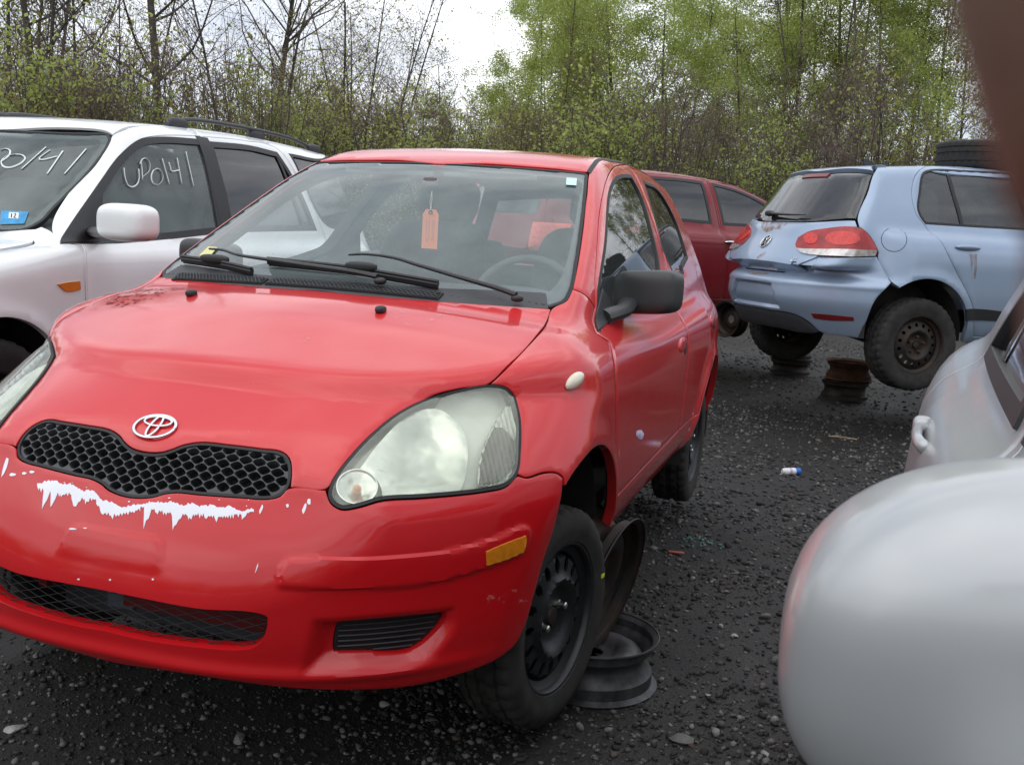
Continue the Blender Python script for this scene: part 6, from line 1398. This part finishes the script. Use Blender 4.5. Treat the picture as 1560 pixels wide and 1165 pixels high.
go = bpy.data.objects.new('gravel', me); COL.objects.link(go); tag(go, 'dark cinder gravel with pale stones covering the yard', 'gravel', kind='stuff')
BIG = [plain('grey rock', (.13, .13, .125), .85, var=.4, scale=30, bmp=.6, bscale=70, dist=.004), plain('pale rock', (.30, .29, .275), .85, var=.3, scale=30, bmp=.6, bscale=70, dist=.004)]
def rock(px, r, mi, label, seed, fl=.6):
    q = np.random.RandomState(seed); b = bmesh.new(); bmesh.ops.create_icosphere(b, subdivisions=2, radius=1)
    for v in b.verts: v.co *= q.uniform(.80, 1.14)
    for _ in range(7):
        nn = Vector(q.normal(0, 1, 3)).normalized(); dd = q.uniform(.55, .8)
        for v in b.verts:
            k = v.co.dot(nn)-dd
            if k > 0: v.co -= nn*k
    V = np.array([v.co[:] for v in b.verts])*np.array([1.15, .85, fl])*r; b.verts.index_update(); Fq = [[v.index for v in f.verts] for f in b.faces]; b.free()
    o = mesh_obj('rock', V@rz(q.uniform(0, 6)).T, Fq, BIG[mi], None, True, 25); g = px_ground(*px); o.location = (g[0], g[1], r*fl*.45); tag(o, label, 'rock', 'larger stones on the gravel')
rock((1040, 1130), .030, 0, 'dark squarish rock in the foreground left of the silver mirror', 3)
rock((1120, 970), .014, 1, 'pale angular stone right of the grey steel rim', 4)
rock((1098, 955), .010, 1, 'upright pale chip right of the grey steel rim', 5, 1.1)
rock((20, 1112), .026, 1, 'flat pale slate in the bottom left corner', 6, .35)
rock((365, 1128), .022, 0, 'grey angular stone in front of the red bumper', 7)
rock((585, 1075), .016, 1, 'pale stone in the shade under the red bumper', 8)
rock((1165, 1150), .014, 1, 'pale stone at the bottom edge left of the silver mirror', 9)
rock((1190, 723), .010, 1, 'small pale stone beside the white and blue can', 10)
rock((1078, 1060), .011, 1, 'pale block below the angular stone near the silver mirror', 12)
rock((55, 1000), .013, 0, 'grey stone under the left end of the red bumper', 13)
# litter: white and blue spray can lying down
c0 = px_ground(1205, 723); can = empty('spray_can', c0+A3(0, 0, .021), math.radians(38), 'small white and blue can lying on the gravel behind the red hatchback', 'can')
m = MB(); m.lathe([(-.062, .0005), (-.062, .012), (-.052, .019), (-.040, .020), (.022, .020)][::-1], 28); m.obj('can_body', plain('white can print', (.72, .72, .74), .35, var=.05), can)
m = MB(); m.lathe([(.022, .0202), (.052, .0202), (.058, .017), (.058, .0005)][::-1], 28); m.obj('can_blue_end', plain('blue can print', (.02, .13, .50), .35), can)
m = MB(); m.lathe([(-.020, .0203), (-.004, .0203)][::-1], 28); m.obj('can_band', plain('lilac can print', (.50, .38, .55), .4, var=.3, scale=120), can)

rk2 = np.random.RandomState(4); mb = MB(); g0 = px_ground(1068, 826)
for i in range(30):                                              # crumbs of teal safety glass
    q = g0+A3(*(rk2.normal(0, .055, 2)), .004); s = rk2.uniform(.003, .006); mb.box(q, (s, s*.8, s*.7), rz(rk2.uniform(0, 3)), bev=.2)
tag(mb.obj('glass_crumbs', plain('teal safety glass', (.10, .19, .18), .2, var=.3), None, False), 'teal crumbs of broken safety glass on the gravel beside the red hatchback', 'broken glass', kind='stuff')
g1 = px_ground(1030, 843); mb = MB(); mb.box((0, 0, 0), (.035, .008, .003), bev=.3); o = mb.obj('plastic_shard', plain('red plastic', (.30, .05, .03), .5)); o.location = g1+A3(0, 0, .006); o.rotation_euler = (.1, .1, .5); tag(o, 'thin red plastic shard on the gravel near the teal glass crumbs', 'debris')
g1 = px_ground(1285, 668); mb = MB(); mb.tube([(-.10, 0, .006), (-.02, .012, .008), (.09, -.006, .006)], .005, 6); o = mb.obj('stick', plain('pale wood', (.30, .22, .13), .9)); o.location = g1; tag(o, 'short pale stick lying on the gravel in front of the blue hatchback', 'stick')
# ---------------------------------------------------------------- the photographer's hand: one dark finger hangs in front of the lens edge
def skin_mat():
    m, n, l, b = newmat('dark brown skin'); l.new(ramp(n, l, noise(n, l, 300, 5), [(.3, (.085, .034, .018)), (.7, (.120, .050, .028))]), b.inputs['Base Color'])
    b.inputs['Roughness'].default_value = .55; b.inputs['Subsurface Weight'].default_value = .05; bump(n, l, noise(n, l, 900, 4), b, .3, .0004); return m
def hand():
    e = empty('person', px_at(1735, -105, .034), 0, 'dark brown finger of the person taking the picture, blurred at the top right edge', 'person')
    L = e.location; o = np.array(L)
    def chain(pts, rad):
        bm = bmesh.new(); vs = [bm.verts.new(p) for p in pts]
        for a, b in zip(vs, vs[1:]): bm.edges.new((a, b))
        return bm, rad
    R_, D_, W_ = CAM_R[0], CAM_R[1], CAM_R[2]                    # hand laid out along right / down / forward of the held camera
    P = lambda r, d, f: R_*r+D_*d+W_*f
    me = bpy.data.meshes.new('hand'); V = []; E = []; Rd = []
    def add(p, r, parent=None):
        V.append(tuple(p)); Rd.append(r)
        if parent is not None: E.append((parent, len(V)-1))
        return len(V)-1
    palm = add(P(.050, -.052, -.010), .022); wr = add(P(.085, -.075, -.040), .024, palm); arm = add(P(.17, -.06, -.14), .034, wr)
    k1 = add(P(.022, -.050, .002), .0105, palm); a = add(P(.0045, -.022, .004), .0085, k1); b_ = add(P(.0018, -.003, .003), .0078, a); add(P(.0040, .012, .000), .0068, b_)
    for i, (dx, dz) in enumerate(((.030, .018), (.040, .034), (.052, .046))):
        k = add(P(dx+.004, -.064, dz*.5), .0105, palm); q = add(P(dx-.006, -.050, dz), .0085, k); q2 = add(P(dx+.006, -.034, dz+.004), .0078, q); add(P(dx+.018, -.036, dz-.002), .0066, q2)
    t1 = add(P(.052, -.026, -.022), .0115, palm); t2 = add(P(.040, -.008, -.026), .0095, t1); add(P(.034, .010, -.026), .0080, t2)
    me.from_pydata(V, E, []); ob = bpy.data.objects.new('hand', me); COL.objects.link(ob); ob.parent = e
    md = ob.modifiers.new('skin', 'SKIN'); lay = me.skin_vertices[0].data
    for i, r in enumerate(Rd): lay[i].radius = (r, r); lay[i].use_root = (i == 0)
    sd = ob.modifiers.new('subd', 'SUBSURF'); sd.levels = sd.render_levels = 2; md.use_smooth_shade = True
    dg = bpy.context.evaluated_depsgraph_get(); m2 = bpy.data.meshes.new_from_object(ob.evaluated_get(dg)); ob.modifiers.clear(); ob.data = m2; m2.materials.clear(); m2.materials.append(skin_mat())
    n = superell((0, 0, 0), (.0045, .0014, .0062), .6, .6)
    nl = mesh_obj('fingernail', n[0]@np.stack([R_, W_, D_], 0)+P(.0040, .012, .0062), n[1], plain('fingernail', (.16, .09, .07), .35), e)
hand()
